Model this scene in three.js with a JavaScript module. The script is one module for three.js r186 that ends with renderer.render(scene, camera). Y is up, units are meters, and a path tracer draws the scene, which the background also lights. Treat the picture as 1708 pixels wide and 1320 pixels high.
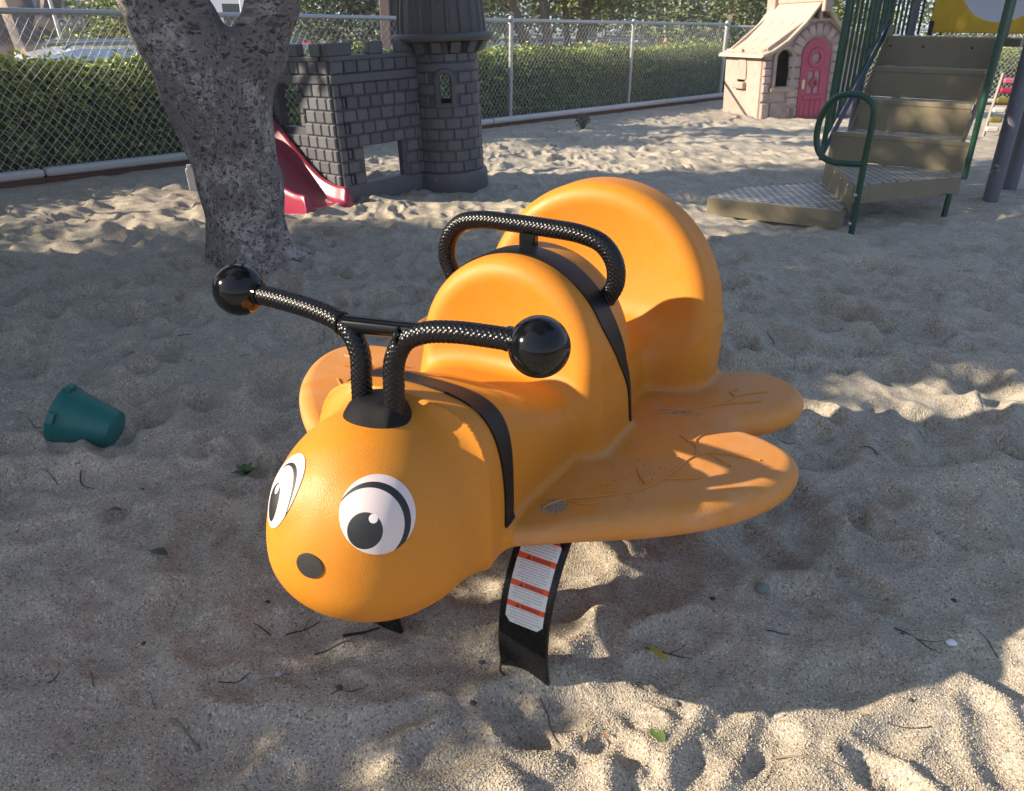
import * as THREE from 'three';
import { mergeGeometries, mergeVertices } from 'three/addons/utils/BufferGeometryUtils.js';
import { ImprovedNoise } from 'three/addons/math/ImprovedNoise.js';
import { RoundedBoxGeometry } from 'three/addons/geometries/RoundedBoxGeometry.js';
import { Brush, Evaluator, SUBTRACTION } from 'three-bvh-csg';

// ---------------------------------------------------------------- camera, sky, sun, exposure
const scene = new THREE.Scene();
const camera = new THREE.PerspectiveCamera(53.13, 1708 / 1320, 0.05, 600);
camera.rotation.order = 'YXZ';
camera.position.set(0, 1.1, 0);
camera.rotation.set(-25.2 * Math.PI / 180, 0, 0.015);
camera.focus = 1.55; camera.userData.fStop = 26;
const renderer = new THREE.WebGLRenderer({ antialias: true });
renderer.toneMapping = THREE.LinearToneMapping;
renderer.toneMappingExposure = 2.12;
renderer.shadowMap.enabled = true;

const SUN = new THREE.Vector3(-0.902, 0.407, 0.148).normalize();
{ // clear winter sky, paler towards the horizon and round the sun
  const W = 512, Hh = 256, d = new Float32Array(W * Hh * 4), v = new THREE.Vector3();
  for (let j = 0; j < Hh; j++) for (let i = 0; i < W; i++) {
    const el = ((j + 0.5) / Hh - 0.5) * Math.PI, az = ((i + 0.5) / W - 0.5) * 2 * Math.PI;
    v.set(Math.cos(el) * Math.cos(az), Math.sin(el), Math.cos(el) * Math.sin(az));
    const up = Math.max(0, v.y), k = Math.pow(1 - up, 3.2), g = Math.max(0, v.dot(SUN)), glow = 0.30 * Math.pow(g, 6) + 0.12 * g;
    const o = (j * W + i) * 4;
    d[o] = 0.72 * (0.19 + 0.36 * k + glow); d[o + 1] = 0.72 * (0.29 + 0.34 * k + glow * 0.95); d[o + 2] = 0.72 * (0.49 + 0.26 * k + glow * 0.85); d[o + 3] = 1;
  }
  const t = new THREE.DataTexture(d, W, Hh, THREE.RGBAFormat, THREE.FloatType);
  t.mapping = THREE.EquirectangularReflectionMapping; t.magFilter = t.minFilter = THREE.LinearFilter; t.wrapS = THREE.RepeatWrapping; t.needsUpdate = true;
  scene.background = t; scene.environment = t; scene.environmentIntensity = 1;
}
const sun = new THREE.DirectionalLight(new THREE.Color(1, 0.86, 0.67), 5);
sun.position.copy(SUN).multiplyScalar(40); sun.castShadow = true; sun.shadow.radius = 1;
sun.shadow.mapSize.set(4096, 4096);
Object.assign(sun.shadow.camera, { left: -16, right: 16, top: 14, bottom: -14, near: 1, far: 90 });
scene.add(sun, sun.target);

// ---------------------------------------------------------------- helpers
function mulberry(a) { return () => { a |= 0; a = a + 0x6D2B79F5 | 0; let t = Math.imul(a ^ a >>> 15, 1 | a); t = t + Math.imul(t ^ t >>> 7, 61 | t) ^ t; return ((t ^ t >>> 14) >>> 0) / 4294967296; }; }
const rnd = mulberry(77), R = (a, b) => a + (b - a) * rnd();
const perlin = new ImprovedNoise();
const N3 = (x, y, z) => perlin.noise(x + 31.7, y + 17.3, z + 11.9);
const fbm = (x, y, z, o = 4) => { let s = 0, a = 1; for (let i = 0; i < o; i++) { s += a * N3(x, y, z); x *= 2.03; y *= 2.03; z *= 2.03; a *= 0.5; } return s; };
const clamp = (x, a = 0, b = 1) => Math.min(b, Math.max(a, x)), mix = (a, b, t) => a + (b - a) * t;
const sstep = (a, b, x) => { const t = clamp((x - a) / (b - a)); return t * t * (3 - 2 * t); };
const V = (x, y, z) => new THREE.Vector3(x, y, z);
const used = {};
function numbered(n) { const k = used[n] = (used[n] ?? -1) + 1; return k ? `${n}_${String(k).padStart(3, '0')}` : n; }
function shadows(o) { o.traverse((m) => { if (m.isMesh) { m.castShadow = true; m.receiveShadow = true; } }); return o; }
function tag(o, label, category, group, kind) { o.userData.label = label; if (category) o.userData.category = category; if (group) o.userData.group = group; if (kind) o.userData.kind = kind; return o; }
function thing(name, label, category, pos = [0, 0, 0], turn = 0, group) {
  const o = new THREE.Group(); o.name = numbered(name); o.position.set(...pos); o.rotation.y = turn; scene.add(o);
  return tag(o, label, category, group);
}
function part(name, geo, m, parent) { const o = new THREE.Mesh(Array.isArray(geo) ? join(geo) : geo, m); o.name = name; o.castShadow = o.receiveShadow = true; parent.add(o); return o; }
function join(gs) {
  gs = gs.map((g) => { g = g.index ? g.toNonIndexed() : g.clone(); for (const k of Object.keys(g.attributes)) if (!['position', 'normal', 'uv'].includes(k)) g.deleteAttribute(k); if (!g.attributes.uv) boxUV(g); return g; });
  return gs.length > 1 ? mergeGeometries(gs) : gs[0];
}
function boxUV(g, s = 1) { // uv in metres from the axis that each triangle faces most
  if (g.index) { const n = g.toNonIndexed(); g.index = null; g.attributes = n.attributes; }
  const p = g.attributes.position, n = g.attributes.normal, uv = new Float32Array(p.count * 2);
  for (let i = 0; i < p.count; i += 3) {
    let a = 0, b = 0, c = 0; for (let k = 0; k < 3; k++) { a += n.getX(i + k); b += n.getY(i + k); c += n.getZ(i + k); }
    a = Math.abs(a); b = Math.abs(b); c = Math.abs(c);
    for (let k = 0; k < 3; k++) {
      const x = p.getX(i + k), y = p.getY(i + k), z = p.getZ(i + k), o = (i + k) * 2;
      if (b >= a && b >= c) { uv[o] = x * s; uv[o + 1] = z * s; } else if (a >= c) { uv[o] = z * s; uv[o + 1] = y * s; } else { uv[o] = x * s; uv[o + 1] = y * s; }
    }
  }
  g.setAttribute('uv', new THREE.BufferAttribute(uv, 2)); return g;
}
function box(w, h, d, x = 0, y = 0, z = 0, b = 0.006, rx = 0, ry = 0, rz = 0) {
  const g = new RoundedBoxGeometry(w, h, d, 1, Math.min(b, w / 2.2, h / 2.2, d / 2.2));
  g.applyMatrix4(new THREE.Matrix4().compose(V(x, y, z), new THREE.Quaternion().setFromEuler(new THREE.Euler(rx, ry, rz)), V(1, 1, 1)));
  return boxUV(g);
}
function rod(a, b, r, seg = 10, r2 = r) { // straight bar from a to b, with flat ends
  const A = V(...a), B = V(...b), g = new THREE.CylinderGeometry(r2, r, A.distanceTo(B), seg);
  g.applyMatrix4(new THREE.Matrix4().compose(A.clone().lerp(B, 0.5), new THREE.Quaternion().setFromUnitVectors(V(0, 1, 0), B.clone().sub(A).normalize()), V(1, 1, 1)));
  return g;
}
function bar(a, b, w, h, bev = 0.004) { // rectangular bar from a to b, w across, h upward
  const A = V(...a), B = V(...b), L = A.distanceTo(B), d = B.clone().sub(A).normalize();
  const side = V(0, 1, 0).cross(d).normalize(), up = d.clone().cross(side);
  const g = new RoundedBoxGeometry(w, h, L, 1, Math.min(bev, w / 2.2, h / 2.2));
  g.applyMatrix4(new THREE.Matrix4().makeBasis(side, up, d).setPosition(A.clone().lerp(B, 0.5)));
  return boxUV(g);
}
function tube(pts, r, seg = 40, rad = 14, closed = false, tension = 0.5) {
  const c = new THREE.CatmullRomCurve3(pts.map((p) => V(...p)), closed, 'catmullrom', tension);
  return new THREE.TubeGeometry(c, seg, r, rad, closed);
}
function taper(pts, seg, rad) { // tube through [x, y, z, r] points
  const c = new THREE.CatmullRomCurve3(pts.map((p) => V(p[0], p[1], p[2]))), g = new THREE.TubeGeometry(c, seg, 1, rad), P = g.attributes.position;
  const q = V(0, 0, 0);
  for (let i = 0; i <= seg; i++) {
    const t = i / seg * (pts.length - 1), k = Math.min(pts.length - 2, Math.floor(t)), r = mix(pts[k][3], pts[k + 1][3], t - k);
    c.getPoint(i / seg, q);
    const cc = c.getPointAt(i / seg);
    for (let j = 0; j <= rad; j++) { const n = i * (rad + 1) + j; P.setXYZ(n, cc.x + (P.getX(n) - cc.x) * r, cc.y + (P.getY(n) - cc.y) * r, cc.z + (P.getZ(n) - cc.z) * r); }
  }
  g.computeVertexNormals(); return g;
}
function plate(shape, depth, bev = 0.004, seg = 12) { const g = new THREE.ExtrudeGeometry(shape, { depth: depth - 2 * bev, bevelEnabled: bev > 0, bevelThickness: bev, bevelSize: bev, bevelOffset: -bev, bevelSegments: 1, curveSegments: seg }); g.translate(0, 0, bev); return boxUV(g); }
function poly(pts) { const s = new THREE.Shape(); pts.forEach(([x, y], i) => i ? s.lineTo(x, y) : s.moveTo(x, y)); s.closePath(); return s; }
function arch(x, y0, w, h, cls = THREE.Path) { // door shape: straight sides and a round head
  const p = new cls(), r = w / 2; p.moveTo(x - r, y0); p.lineTo(x + r, y0); p.lineTo(x + r, y0 + h - r); p.absarc(x, y0 + h - r, r, 0, Math.PI, false); p.lineTo(x - r, y0); return p;
}
// --- textures
function tex(w, h, fn, srgb, rep) { // fn(i, j) -> [r, g, b] in 0..1
  const d = new Uint8Array(w * h * 4);
  for (let j = 0; j < h; j++) for (let i = 0; i < w; i++) { const c = fn(i, j), o = (j * w + i) * 4; d[o] = clamp(c[0]) * 255; d[o + 1] = clamp(c[1]) * 255; d[o + 2] = clamp(c[2]) * 255; d[o + 3] = 255; }
  const t = new THREE.DataTexture(d, w, h); t.wrapS = t.wrapT = THREE.RepeatWrapping; t.magFilter = THREE.LinearFilter; t.minFilter = THREE.LinearMipmapLinearFilter; t.generateMipmaps = true;
  if (srgb) t.colorSpace = THREE.SRGBColorSpace; if (rep) t.repeat.set(...rep); t.needsUpdate = true; return t;
}
const lin2s = (x) => x <= 0.0031308 ? 12.92 * x : 1.055 * Math.pow(x, 1 / 2.4) - 0.055;
function tileNoise(n, cells, seed) { // tileable value noise, n x n floats
  const r = mulberry(seed), g = new Float32Array(cells * cells).map(() => r()), o = new Float32Array(n * n);
  for (let j = 0; j < n; j++) for (let i = 0; i < n; i++) {
    const x = i / n * cells, y = j / n * cells, a = Math.floor(x), b = Math.floor(y), u = x - a, v = y - b, su = u * u * (3 - 2 * u), sv = v * v * (3 - 2 * v), a1 = (a + 1) % cells, b1 = (b + 1) % cells;
    o[j * n + i] = mix(mix(g[b * cells + a], g[b * cells + a1], su), mix(g[b1 * cells + a], g[b1 * cells + a1], su), sv);
  }
  return o;
}
function grainMap(n, cell, seed) { // rounded grains on a jittered grid: {height, id}
  const m = Math.round(n / cell), r = mulberry(seed), px = new Float32Array(m * m), py = new Float32Array(m * m), id = new Float32Array(m * m), H = new Float32Array(n * n), I = new Float32Array(n * n);
  for (let i = 0; i < m * m; i++) { px[i] = r(); py[i] = r(); id[i] = r(); }
  for (let j = 0; j < n; j++) for (let i = 0; i < n; i++) {
    const x = i / cell, y = j / cell, cx = Math.floor(x), cy = Math.floor(y); let best = 9, bi = 0;
    for (let b = -1; b <= 1; b++) for (let a = -1; a <= 1; a++) { const k = ((cy + b + m) % m) * m + (cx + a + m) % m, dx = cx + a + px[k] - x, dy = cy + b + py[k] - y, dd = (dx * dx + dy * dy) / (0.35 + 0.9 * id[k]); if (dd < best) { best = dd; bi = k; } }
    H[j * n + i] = Math.max(0, 1 - best * 1.7); I[j * n + i] = id[bi];
  }
  return { H, I };
}
const M = (c, o = {}) => new THREE.MeshStandardMaterial({ color: new THREE.Color().setRGB(...c), roughness: 0.6, ...o });
const P = (c, o = {}) => new THREE.MeshPhysicalMaterial({ color: new THREE.Color().setRGB(...c), roughness: 0.6, side: THREE.DoubleSide, ...o });

// --- distance fields: surface nets with normals from the field
const smin = (a, b, k) => { const h = Math.max(k - Math.abs(a - b), 0) / k; return Math.min(a, b) - h * h * k * 0.25; };
const smax = (a, b, k) => -smin(-a, -b, k);
function nets(f, lo, hi, c) {
  const nx = Math.ceil((hi[0] - lo[0]) / c) + 1, ny = Math.ceil((hi[1] - lo[1]) / c) + 1, nz = Math.ceil((hi[2] - lo[2]) / c) + 1, S = new Float32Array(nx * ny * nz).fill(1), B = 6;
  const at = (i, j, k) => (k * ny + j) * nx + i;
  for (let k0 = 0; k0 < nz; k0 += B) for (let j0 = 0; j0 < ny; j0 += B) for (let i0 = 0; i0 < nx; i0 += B) { // skip blocks far from the surface
    const m = f(lo[0] + (i0 + B / 2) * c, lo[1] + (j0 + B / 2) * c, lo[2] + (k0 + B / 2) * c);
    const far = Math.abs(m) > B * c * 2.2;
    for (let k = k0; k < Math.min(nz, k0 + B); k++) for (let j = j0; j < Math.min(ny, j0 + B); j++) for (let i = i0; i < Math.min(nx, i0 + B); i++) S[at(i, j, k)] = far ? m : f(lo[0] + i * c, lo[1] + j * c, lo[2] + k * c);
  }
  const pos = [], idx = [], vid = new Int32Array(nx * ny * nz).fill(-1), E = [[0, 1], [0, 2], [0, 4], [1, 3], [1, 5], [2, 3], [2, 6], [3, 7], [4, 5], [4, 6], [5, 7], [6, 7]];
  for (let k = 0; k < nz - 1; k++) for (let j = 0; j < ny - 1; j++) for (let i = 0; i < nx - 1; i++) {
    const v = []; let m = 0; for (let q = 0; q < 8; q++) { const s = S[at(i + (q & 1), j + (q >> 1 & 1), k + (q >> 2))]; v.push(s); if (s < 0) m |= 1 << q; }
    if (m === 0 || m === 255) continue;
    let x = 0, y = 0, z = 0, n = 0;
    for (const [a, b] of E) if ((v[a] < 0) !== (v[b] < 0)) { const t = v[a] / (v[a] - v[b]); x += mix(a & 1, b & 1, t); y += mix(a >> 1 & 1, b >> 1 & 1, t); z += mix(a >> 2, b >> 2, t); n++; }
    vid[at(i, j, k)] = pos.length / 3; pos.push(lo[0] + (i + x / n) * c, lo[1] + (j + y / n) * c, lo[2] + (k + z / n) * c);
  }
  const quad = (a, b, d, e, flip) => { if (flip) idx.push(a, d, b, a, e, d); else idx.push(a, b, d, a, d, e); };
  for (let k = 1; k < nz - 1; k++) for (let j = 1; j < ny - 1; j++) for (let i = 1; i < nx - 1; i++) {
    const s = S[at(i, j, k)] < 0;
    if (s !== S[at(i + 1, j, k)] < 0) quad(vid[at(i, j - 1, k - 1)], vid[at(i, j, k - 1)], vid[at(i, j, k)], vid[at(i, j - 1, k)], !s);
    if (s !== S[at(i, j + 1, k)] < 0) quad(vid[at(i - 1, j, k - 1)], vid[at(i - 1, j, k)], vid[at(i, j, k)], vid[at(i, j, k - 1)], !s);
    if (s !== S[at(i, j, k + 1)] < 0) quad(vid[at(i - 1, j - 1, k)], vid[at(i, j - 1, k)], vid[at(i, j, k)], vid[at(i - 1, j, k)], !s);
  }
  const n = new Float32Array(pos.length), e = c * 0.5;
  for (let i = 0; i < pos.length; i += 3) {
    for (let it = 0; it < 2; it++) {
      const x = pos[i], y = pos[i + 1], z = pos[i + 2];
      let a = f(x + e, y, z) - f(x - e, y, z), b = f(x, y + e, z) - f(x, y - e, z), d = f(x, y, z + e) - f(x, y, z - e);
      const L = Math.hypot(a, b, d) || 1, g = L / (2 * e);
      if (it === 0) { const s = clamp(f(x, y, z) / Math.max(g, 0.3), -c * 0.5, c * 0.5); pos[i] -= a / L * s; pos[i + 1] -= b / L * s; pos[i + 2] -= d / L * s; }
      n[i] = a / L; n[i + 1] = b / L; n[i + 2] = d / L;
    }
  }
  return { pos, n, idx };
}
// the part of a surface where every g(x, y, z) < 0; «off» lifts it along its normals, «skirt» closes its rim down to the surface
function clip(m, gs, off = 0, skirt = 0) {
  let T = [];
  for (let i = 0; i < m.idx.length; i += 3) T.push([0, 1, 2].map((k) => { const o = m.idx[i + k] * 3; return [m.pos[o], m.pos[o + 1], m.pos[o + 2], m.n[o], m.n[o + 1], m.n[o + 2]]; }));
  const rim = [];
  for (const g of gs) {
    const out = [];
    for (const t of T) {
      const v = t.map((p) => g(p[0], p[1], p[2])), inn = v.filter((x) => x < 0).length;
      if (inn === 3) { out.push(t); continue; } if (!inn) continue;
      const q = [], cut = [];
      for (let k = 0; k < 3; k++) {
        const a = t[k], b = t[(k + 1) % 3], va = v[k], vb = v[(k + 1) % 3];
        if (va < 0) q.push(a);
        if ((va < 0) !== (vb < 0)) { const s = va / (va - vb), p = a.map((x, w) => mix(x, b[w], s)); q.push(p); cut.push(p); }
      }
      for (let k = 1; k + 1 < q.length; k++) out.push([q[0], q[k], q[k + 1]]);
      if (skirt && cut.length === 2) { const ord = q.indexOf(cut[0]) + 1 === q.indexOf(cut[1]) ? cut : [cut[1], cut[0]]; rim.push({ e: ord, g }); }
    }
    T = out;
  }
  const pos = [], n = [];
  const lift = (p, h) => [p[0] + p[3] * h, p[1] + p[4] * h, p[2] + p[5] * h];
  for (const t of T) for (const p of t) { pos.push(...lift(p, off)); n.push(p[3], p[4], p[5]); }
  for (const { e: [a, b] } of rim) {
    if (gs.some((g) => g(a[0], a[1], a[2]) > 1e-4 || g(b[0], b[1], b[2]) > 1e-4)) continue;
    const A = lift(a, off), Bq = lift(b, off), C = lift(b, off - skirt), D = lift(a, off - skirt);
    const u = V(Bq[0] - A[0], Bq[1] - A[1], Bq[2] - A[2]), w = V(D[0] - A[0], D[1] - A[1], D[2] - A[2]), nn = w.cross(u).normalize();
    for (const p of [A, D, Bq, Bq, D, C]) { pos.push(...p); n.push(nn.x, nn.y, nn.z); }
  }
  const g = new THREE.BufferGeometry(); g.setAttribute('position', new THREE.Float32BufferAttribute(pos, 3)); g.setAttribute('normal', new THREE.Float32BufferAttribute(n, 3));
  return boxUV(g);
}
// --- leaves
const leafGeo = (() => { // a pointed leaf folded along its midrib, 1 long
  const p = [0, 0, 0, 0.22, 0.06, 0.3, 0.2, 0.05, 0.62, 0, 0, 1, -0.2, 0.05, 0.62, -0.22, 0.06, 0.3, 0, -0.02, 0.45], g = new THREE.BufferGeometry();
  g.setAttribute('position', new THREE.Float32BufferAttribute(p, 3)); g.setIndex([0, 1, 6, 1, 2, 6, 2, 3, 6, 3, 4, 6, 4, 5, 6, 5, 0, 6]); g.computeVertexNormals();
  g.setAttribute('uv', new THREE.Float32BufferAttribute(p.flatMap((_, i) => i % 3 ? [] : [p[i], p[i + 2]]), 2)); return g;
})();
const leafMat = (k = 0.35) => new THREE.MeshPhysicalMaterial({ color: 0xffffff, roughness: 0.55, transmission: k, thickness: 0, side: THREE.DoubleSide });
function leaves(name, n, sample, size, colors, m, parent, r = rnd) {
  const o = new THREE.InstancedMesh(leafGeo, m, n), mt = new THREE.Matrix4(), q = new THREE.Quaternion(), e = new THREE.Euler(), c = new THREE.Color();
  for (let i = 0; i < n; i++) {
    const p = sample(r, i), s = size * (0.65 + 0.7 * r());
    e.set((r() - 0.5) * 2.6, r() * 6.283, (r() - 0.5) * 2.2); q.setFromEuler(e);
    mt.compose(p, q, V(s, s, s)); o.setMatrixAt(i, mt);
    const a = colors[Math.floor(r() * colors.length)], b = 0.75 + 0.5 * r(); c.setRGB(a[0] * b, a[1] * b, a[2] * b); o.setColorAt(i, c);
  }
  o.name = name; o.castShadow = o.receiveShadow = true; parent.add(o); return o;
}
function blobs(list) { // leaf positions in a set of clumps [x, y, z, rx, ry, rz], denser towards their skins
  const w = list.map((b) => Math.pow(b[3] * b[4] * b[5], 0.67)), tot = w.reduce((a, b) => a + b, 0);
  return (r) => {
    let t = r() * tot, k = 0; while (t > w[k] && k < w.length - 1) t -= w[k++];
    const b = list[k], u = r() * 2 - 1, a = r() * 6.283, s = Math.sqrt(1 - u * u), rad = Math.pow(r(), 0.42);
    return V(b[0] + b[3] * s * Math.cos(a) * rad, b[1] + b[4] * u * rad, b[2] + b[5] * s * Math.sin(a) * rad);
  };
}
// ---------------------------------------------------------------- the lie of the land
const FA = V(-3.66, 0, -5.7), FD = V(0.643, 0, -0.766), FN = V(-0.766, 0, -0.643); // fence line: a point, its direction, outward
const FC = V(3.42, 0, -14.14), F2D = V(0.995, 0, 0.1), F2N = V(0.1, 0, -0.995);    // its corner and the run behind the slides
const outside = (x, z) => Math.max((x - FA.x) * FN.x + (z - FA.z) * FN.z, (x - FC.x) * F2N.x + (z - FC.z) * F2N.z);
const hash = (a, b, k) => { let t = Math.imul(a, 374761393) + Math.imul(b, 668265263) + Math.imul(k, 1442695041) | 0; t = Math.imul(t ^ t >>> 13, 1274126177); return ((t ^ t >>> 16) >>> 0) / 4294967296; };
function prints(x, z, s, seed, depth) { // trodden hollows with pushed-up rims
  const a = Math.floor(x / s), b = Math.floor(z / s); let h = 0;
  for (let j = b - 1; j <= b + 1; j++) for (let i = a - 1; i <= a + 1; i++) {
    if (hash(i, j, seed) > 0.82) continue;
    const cx = (i + hash(i, j, seed + 1)) * s, cz = (j + hash(i, j, seed + 2)) * s, t = hash(i, j, seed + 3) * 3.14, A = s * (0.30 + 0.26 * hash(i, j, seed + 4)), Bq = A * (0.42 + 0.3 * hash(i, j, seed + 5));
    const dx = x - cx, dz = z - cz, u = dx * Math.cos(t) + dz * Math.sin(t), v = -dx * Math.sin(t) + dz * Math.cos(t), q = (u / A) ** 2 + (v / Bq) ** 2;
    if (q > 4) continue;
    const w = depth * (0.5 + 0.9 * hash(i, j, seed + 6));
    h += w * (-Math.exp(-q * q * q * 1.3) + 0.55 * Math.exp(-((Math.sqrt(q) - 1.25) ** 2) * 9) * (0.4 + 0.6 * hash(i, j, seed + 7)));
  }
  return h;
}
// furrows and holes that the photograph shows near the camera: [x, z, half length, half width, turn, depth]
const dents = [[-0.235, -1.215, 0.06, 0.045, 0.3, 0.03], [0.33, -0.93, 0.17, 0.028, 1.0, 0.026], [0.06, -0.98, 0.05, 0.03, 0.3, 0.022], [0.20, -0.93, 0.03, 0.018, 1.2, 0.014], [0.63, -0.96, 0.13, 0.03, 0.7, 0.016], [-0.52, -0.94, 0.05, 0.035, 1.1, 0.022], [-0.16, -0.99, 0.04, 0.025, 0.5, 0.016], [0.82, -0.96, 0.09, 0.03, 1.3, 0.02],
  [0.86, -1.32, 0.15, 0.05, 0.5, 0.022], [0.66, -1.52, 0.13, 0.05, 0.75, 0.022], [1.12, -1.42, 0.08, 0.05, 0.2, 0.03], [0.9, -1.75, 0.15, 0.06, 0.3, 0.024], [-0.42, -1.2, 0.08, 0.05, 0.3, 0.018], [-0.12, -1.12, 0.1, 0.06, 0.4, 0.012], [-0.95, -1.55, 0.16, 0.05, 0.7, 0.02], [-0.7, -1.42, 0.12, 0.05, 2.5, 0.02], [-0.98, -1.9, 0.1, 0.06, 0.2, 0.026], [0.03, -1.02, 0.1, 0.04, 0.2, 0.016]];
function sandH(x, z) {
  let h = 0.022 * fbm(x * 0.9, 3.1, z * 0.9, 2) + 0.016 * fbm(x * 3.1, 0.4, z * 3.1, 2);
  const rg = N3(x * 4.6 + 0.5 * N3(x * 2, 1, z * 2), 5.5, z * 5.4); h += 0.016 * (0.5 - Math.abs(rg));
  const nearK = mix(mix(0.8, 1.9, sstep(-1.05, -2.2, z)), 1.05, sstep(-3.4, -5.2, z)) * (1 - 0.55 * Math.exp(-((x - 1.75) ** 2 + (z + 4.95) ** 2) * 2.2)); h += nearK * (prints(x, z, 0.40, 11, 0.020) + prints(x + 0.3, z - 0.2, 0.25, 47, 0.014) + 1.2 * prints(x - 0.1, z + 0.1, 0.17, 29, 0.009));
  h += mix(0.010, 0.022, sstep(-1.0, -1.7, z)) * (0.5 - Math.abs(N3(x * 3.0 + z * 4.6 + 2, 8.1, z * 2.2 - x * 1.4))) + mix(0.006, 0.013, sstep(-1.0, -1.7, z)) * (0.5 - Math.abs(N3(x * 7.5, 3.3, z * 8.5 + x * 2)));
  if (z > -4.5) h += prints(x, z, 0.11, 83, 0.0045) + 0.0022 * fbm(x * 22, 2, z * 22, 2);
  if (z > -2.4) for (const [cx, cz, A, Bq, t, dp] of dents) {
    const dx = x - cx, dz = z - cz, u = dx * Math.cos(t) - dz * Math.sin(t), v = dx * Math.sin(t) + dz * Math.cos(t), q = (u / A) ** 2 + (v / Bq) ** 2;
    if (q < 5) h += 0.62 * dp * (-Math.exp(-q) + 0.5 * Math.exp(-((Math.sqrt(q) - 1.6) ** 2) * 5));
  }
  h *= sstep(0.05, -0.9, outside(x, z)) * 0.85 + 0.15;
  return h;
}
{ // one sheet of sand, finely meshed where it is near
  const xs = [], zs = [];
  for (let x = 0; x < 9.5;) { xs.push(x); if (x > 0) xs.unshift(-x); x += x < 1.15 ? 0.0085 : 0.0085 + (x - 1.15) * 0.017; }
  for (let z = 2; z > -15.4;) { zs.push(z); z -= z > -0.75 ? 0.06 : Math.max(0.0075, -z * 0.0066); }
  const nx = xs.length, nz = zs.length, p = new Float32Array(nx * nz * 3), uv = new Float32Array(nx * nz * 2), col = new Float32Array(nx * nz * 3), idx = [];
  for (let j = 0; j < nz; j++) for (let i = 0; i < nx; i++) {
    const o = j * nx + i, x = xs[i], z = zs[j]; p[o * 3] = x; p[o * 3 + 1] = sandH(x, z); p[o * 3 + 2] = z; uv[o * 2] = x; uv[o * 2 + 1] = z;
    const t = 1 + 0.06 * fbm(x * 1.7, 9, z * 1.7, 3) + 0.04 * fbm(x * 9, 4, z * 9, 2), w = 0.02 * N3(x * 0.8, 2, z * 0.8); col.set([t * (1 + w), t, t * (1 - w)], o * 3);
  }
  for (let j = 0; j < nz - 1; j++) for (let i = 0; i < nx - 1; i++) { const a = j * nx + i; if (outside(xs[i], zs[j]) > 0.02) continue; idx.push(a, a + 1, a + nx, a + 1, a + nx + 1, a + nx); }
  const g = new THREE.BufferGeometry(); g.setAttribute('position', new THREE.BufferAttribute(p, 3)); g.setAttribute('uv', new THREE.BufferAttribute(uv, 2)); g.setAttribute('color', new THREE.BufferAttribute(col, 3)); g.setIndex(idx); g.computeVertexNormals();
  const n = 1024, { H, I } = grainMap(n, 2.6, 5), big = tileNoise(n, 9, 6), mid = tileNoise(n, 41, 7), q2 = mulberry(8), sp = Float32Array.from({ length: 4096 }, () => q2());
  const map = tex(n, n, (i, j) => {
    const o = j * n + i, id = I[o], s = sp[Math.floor(id * 4095)]; let v = 0.80 + 0.34 * (id - 0.5) + 0.14 * (big[o] - 0.5) + 0.16 * (mid[o] - 0.5), r = 0.455, gg = 0.393, b = 0.305;
    if (s < 0.07) { v *= 0.45; } else if (s < 0.16) { r = 0.47; gg = 0.37; b = 0.27; } else if (s < 0.27) { r = 0.55; gg = 0.5; b = 0.42; v *= 1.15; } else if (s < 0.36) { r = 0.35; gg = 0.33; b = 0.3; }
    return [lin2s(r * v), lin2s(gg * v), lin2s(b * v)];
  }, true, [1 / 1.07, 1 / 1.07]);
  const bump = tex(n, n, (i, j) => { const o = j * n + i, v = 0.72 * H[o] * (0.5 + 0.5 * I[o]) + 0.28 * mid[o]; return [v, v, v]; }, false, [1 / 1.07, 1 / 1.07]);
  const o = new THREE.Mesh(g, new THREE.MeshStandardMaterial({ map, bumpMap: bump, bumpScale: 0.0022, vertexColors: true, roughness: 0.95 }));
  o.name = 'sand'; o.receiveShadow = o.castShadow = true; o.userData = { kind: 'structure', label: 'trodden pale sand of the play area with hollows and footprints' }; scene.add(o);
}
{ // the ground outside the fence: a planted strip, then a lower car park, out to the horizon
  const xs = [], zs = [], grow = (a, lim) => { for (let x = 0, s = 0.5; x < lim; x += s, s *= 1.07) { a.push(x); if (x) a.unshift(-x); } };
  grow(xs, 320); grow(zs, 320);
  const p = [], uv = [], idx = [], nx = xs.length, nz = zs.length;
  const gh = (x, z) => { const d = outside(x, z); return (d < -0.35 ? -0.6 : d < 1.9 ? -0.03 : mix(-0.03, -1.0, sstep(1.9, 4.5, d))) + 0.02 * fbm(x * 0.6, 1, z * 0.6, 2); };
  for (const z of zs) for (const x of xs) { const X = x, Z = z - 8; p.push(X, gh(X, Z), Z); uv.push(X, Z); }
  for (let j = 0; j < nz - 1; j++) for (let i = 0; i < nx - 1; i++) { const a = j * nx + i; idx.push(a, a + nx, a + 1, a + 1, a + nx, a + nx + 1); }
  const g = new THREE.BufferGeometry(); g.setAttribute('position', new THREE.Float32BufferAttribute(p, 3)); g.setAttribute('uv', new THREE.Float32BufferAttribute(uv, 2)); g.setIndex(idx); g.computeVertexNormals();
  const a = tileNoise(512, 11, 21), b = tileNoise(512, 60, 22), c = tileNoise(512, 200, 23);
  const map = tex(512, 512, (i, j) => { const o = j * 512 + i, v = 0.55 + 0.5 * a[o] * b[o] + 0.35 * c[o]; return [lin2s(0.13 * v), lin2s(0.115 * v), lin2s(0.1 * v)]; }, true, [0.25, 0.25]);
  const o = new THREE.Mesh(g, new THREE.MeshStandardMaterial({ map, roughness: 0.95 })); o.name = 'ground'; o.receiveShadow = true; o.userData = { kind: 'structure', label: 'bare dark ground and car park beyond the fence' }; scene.add(o);
}
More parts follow.
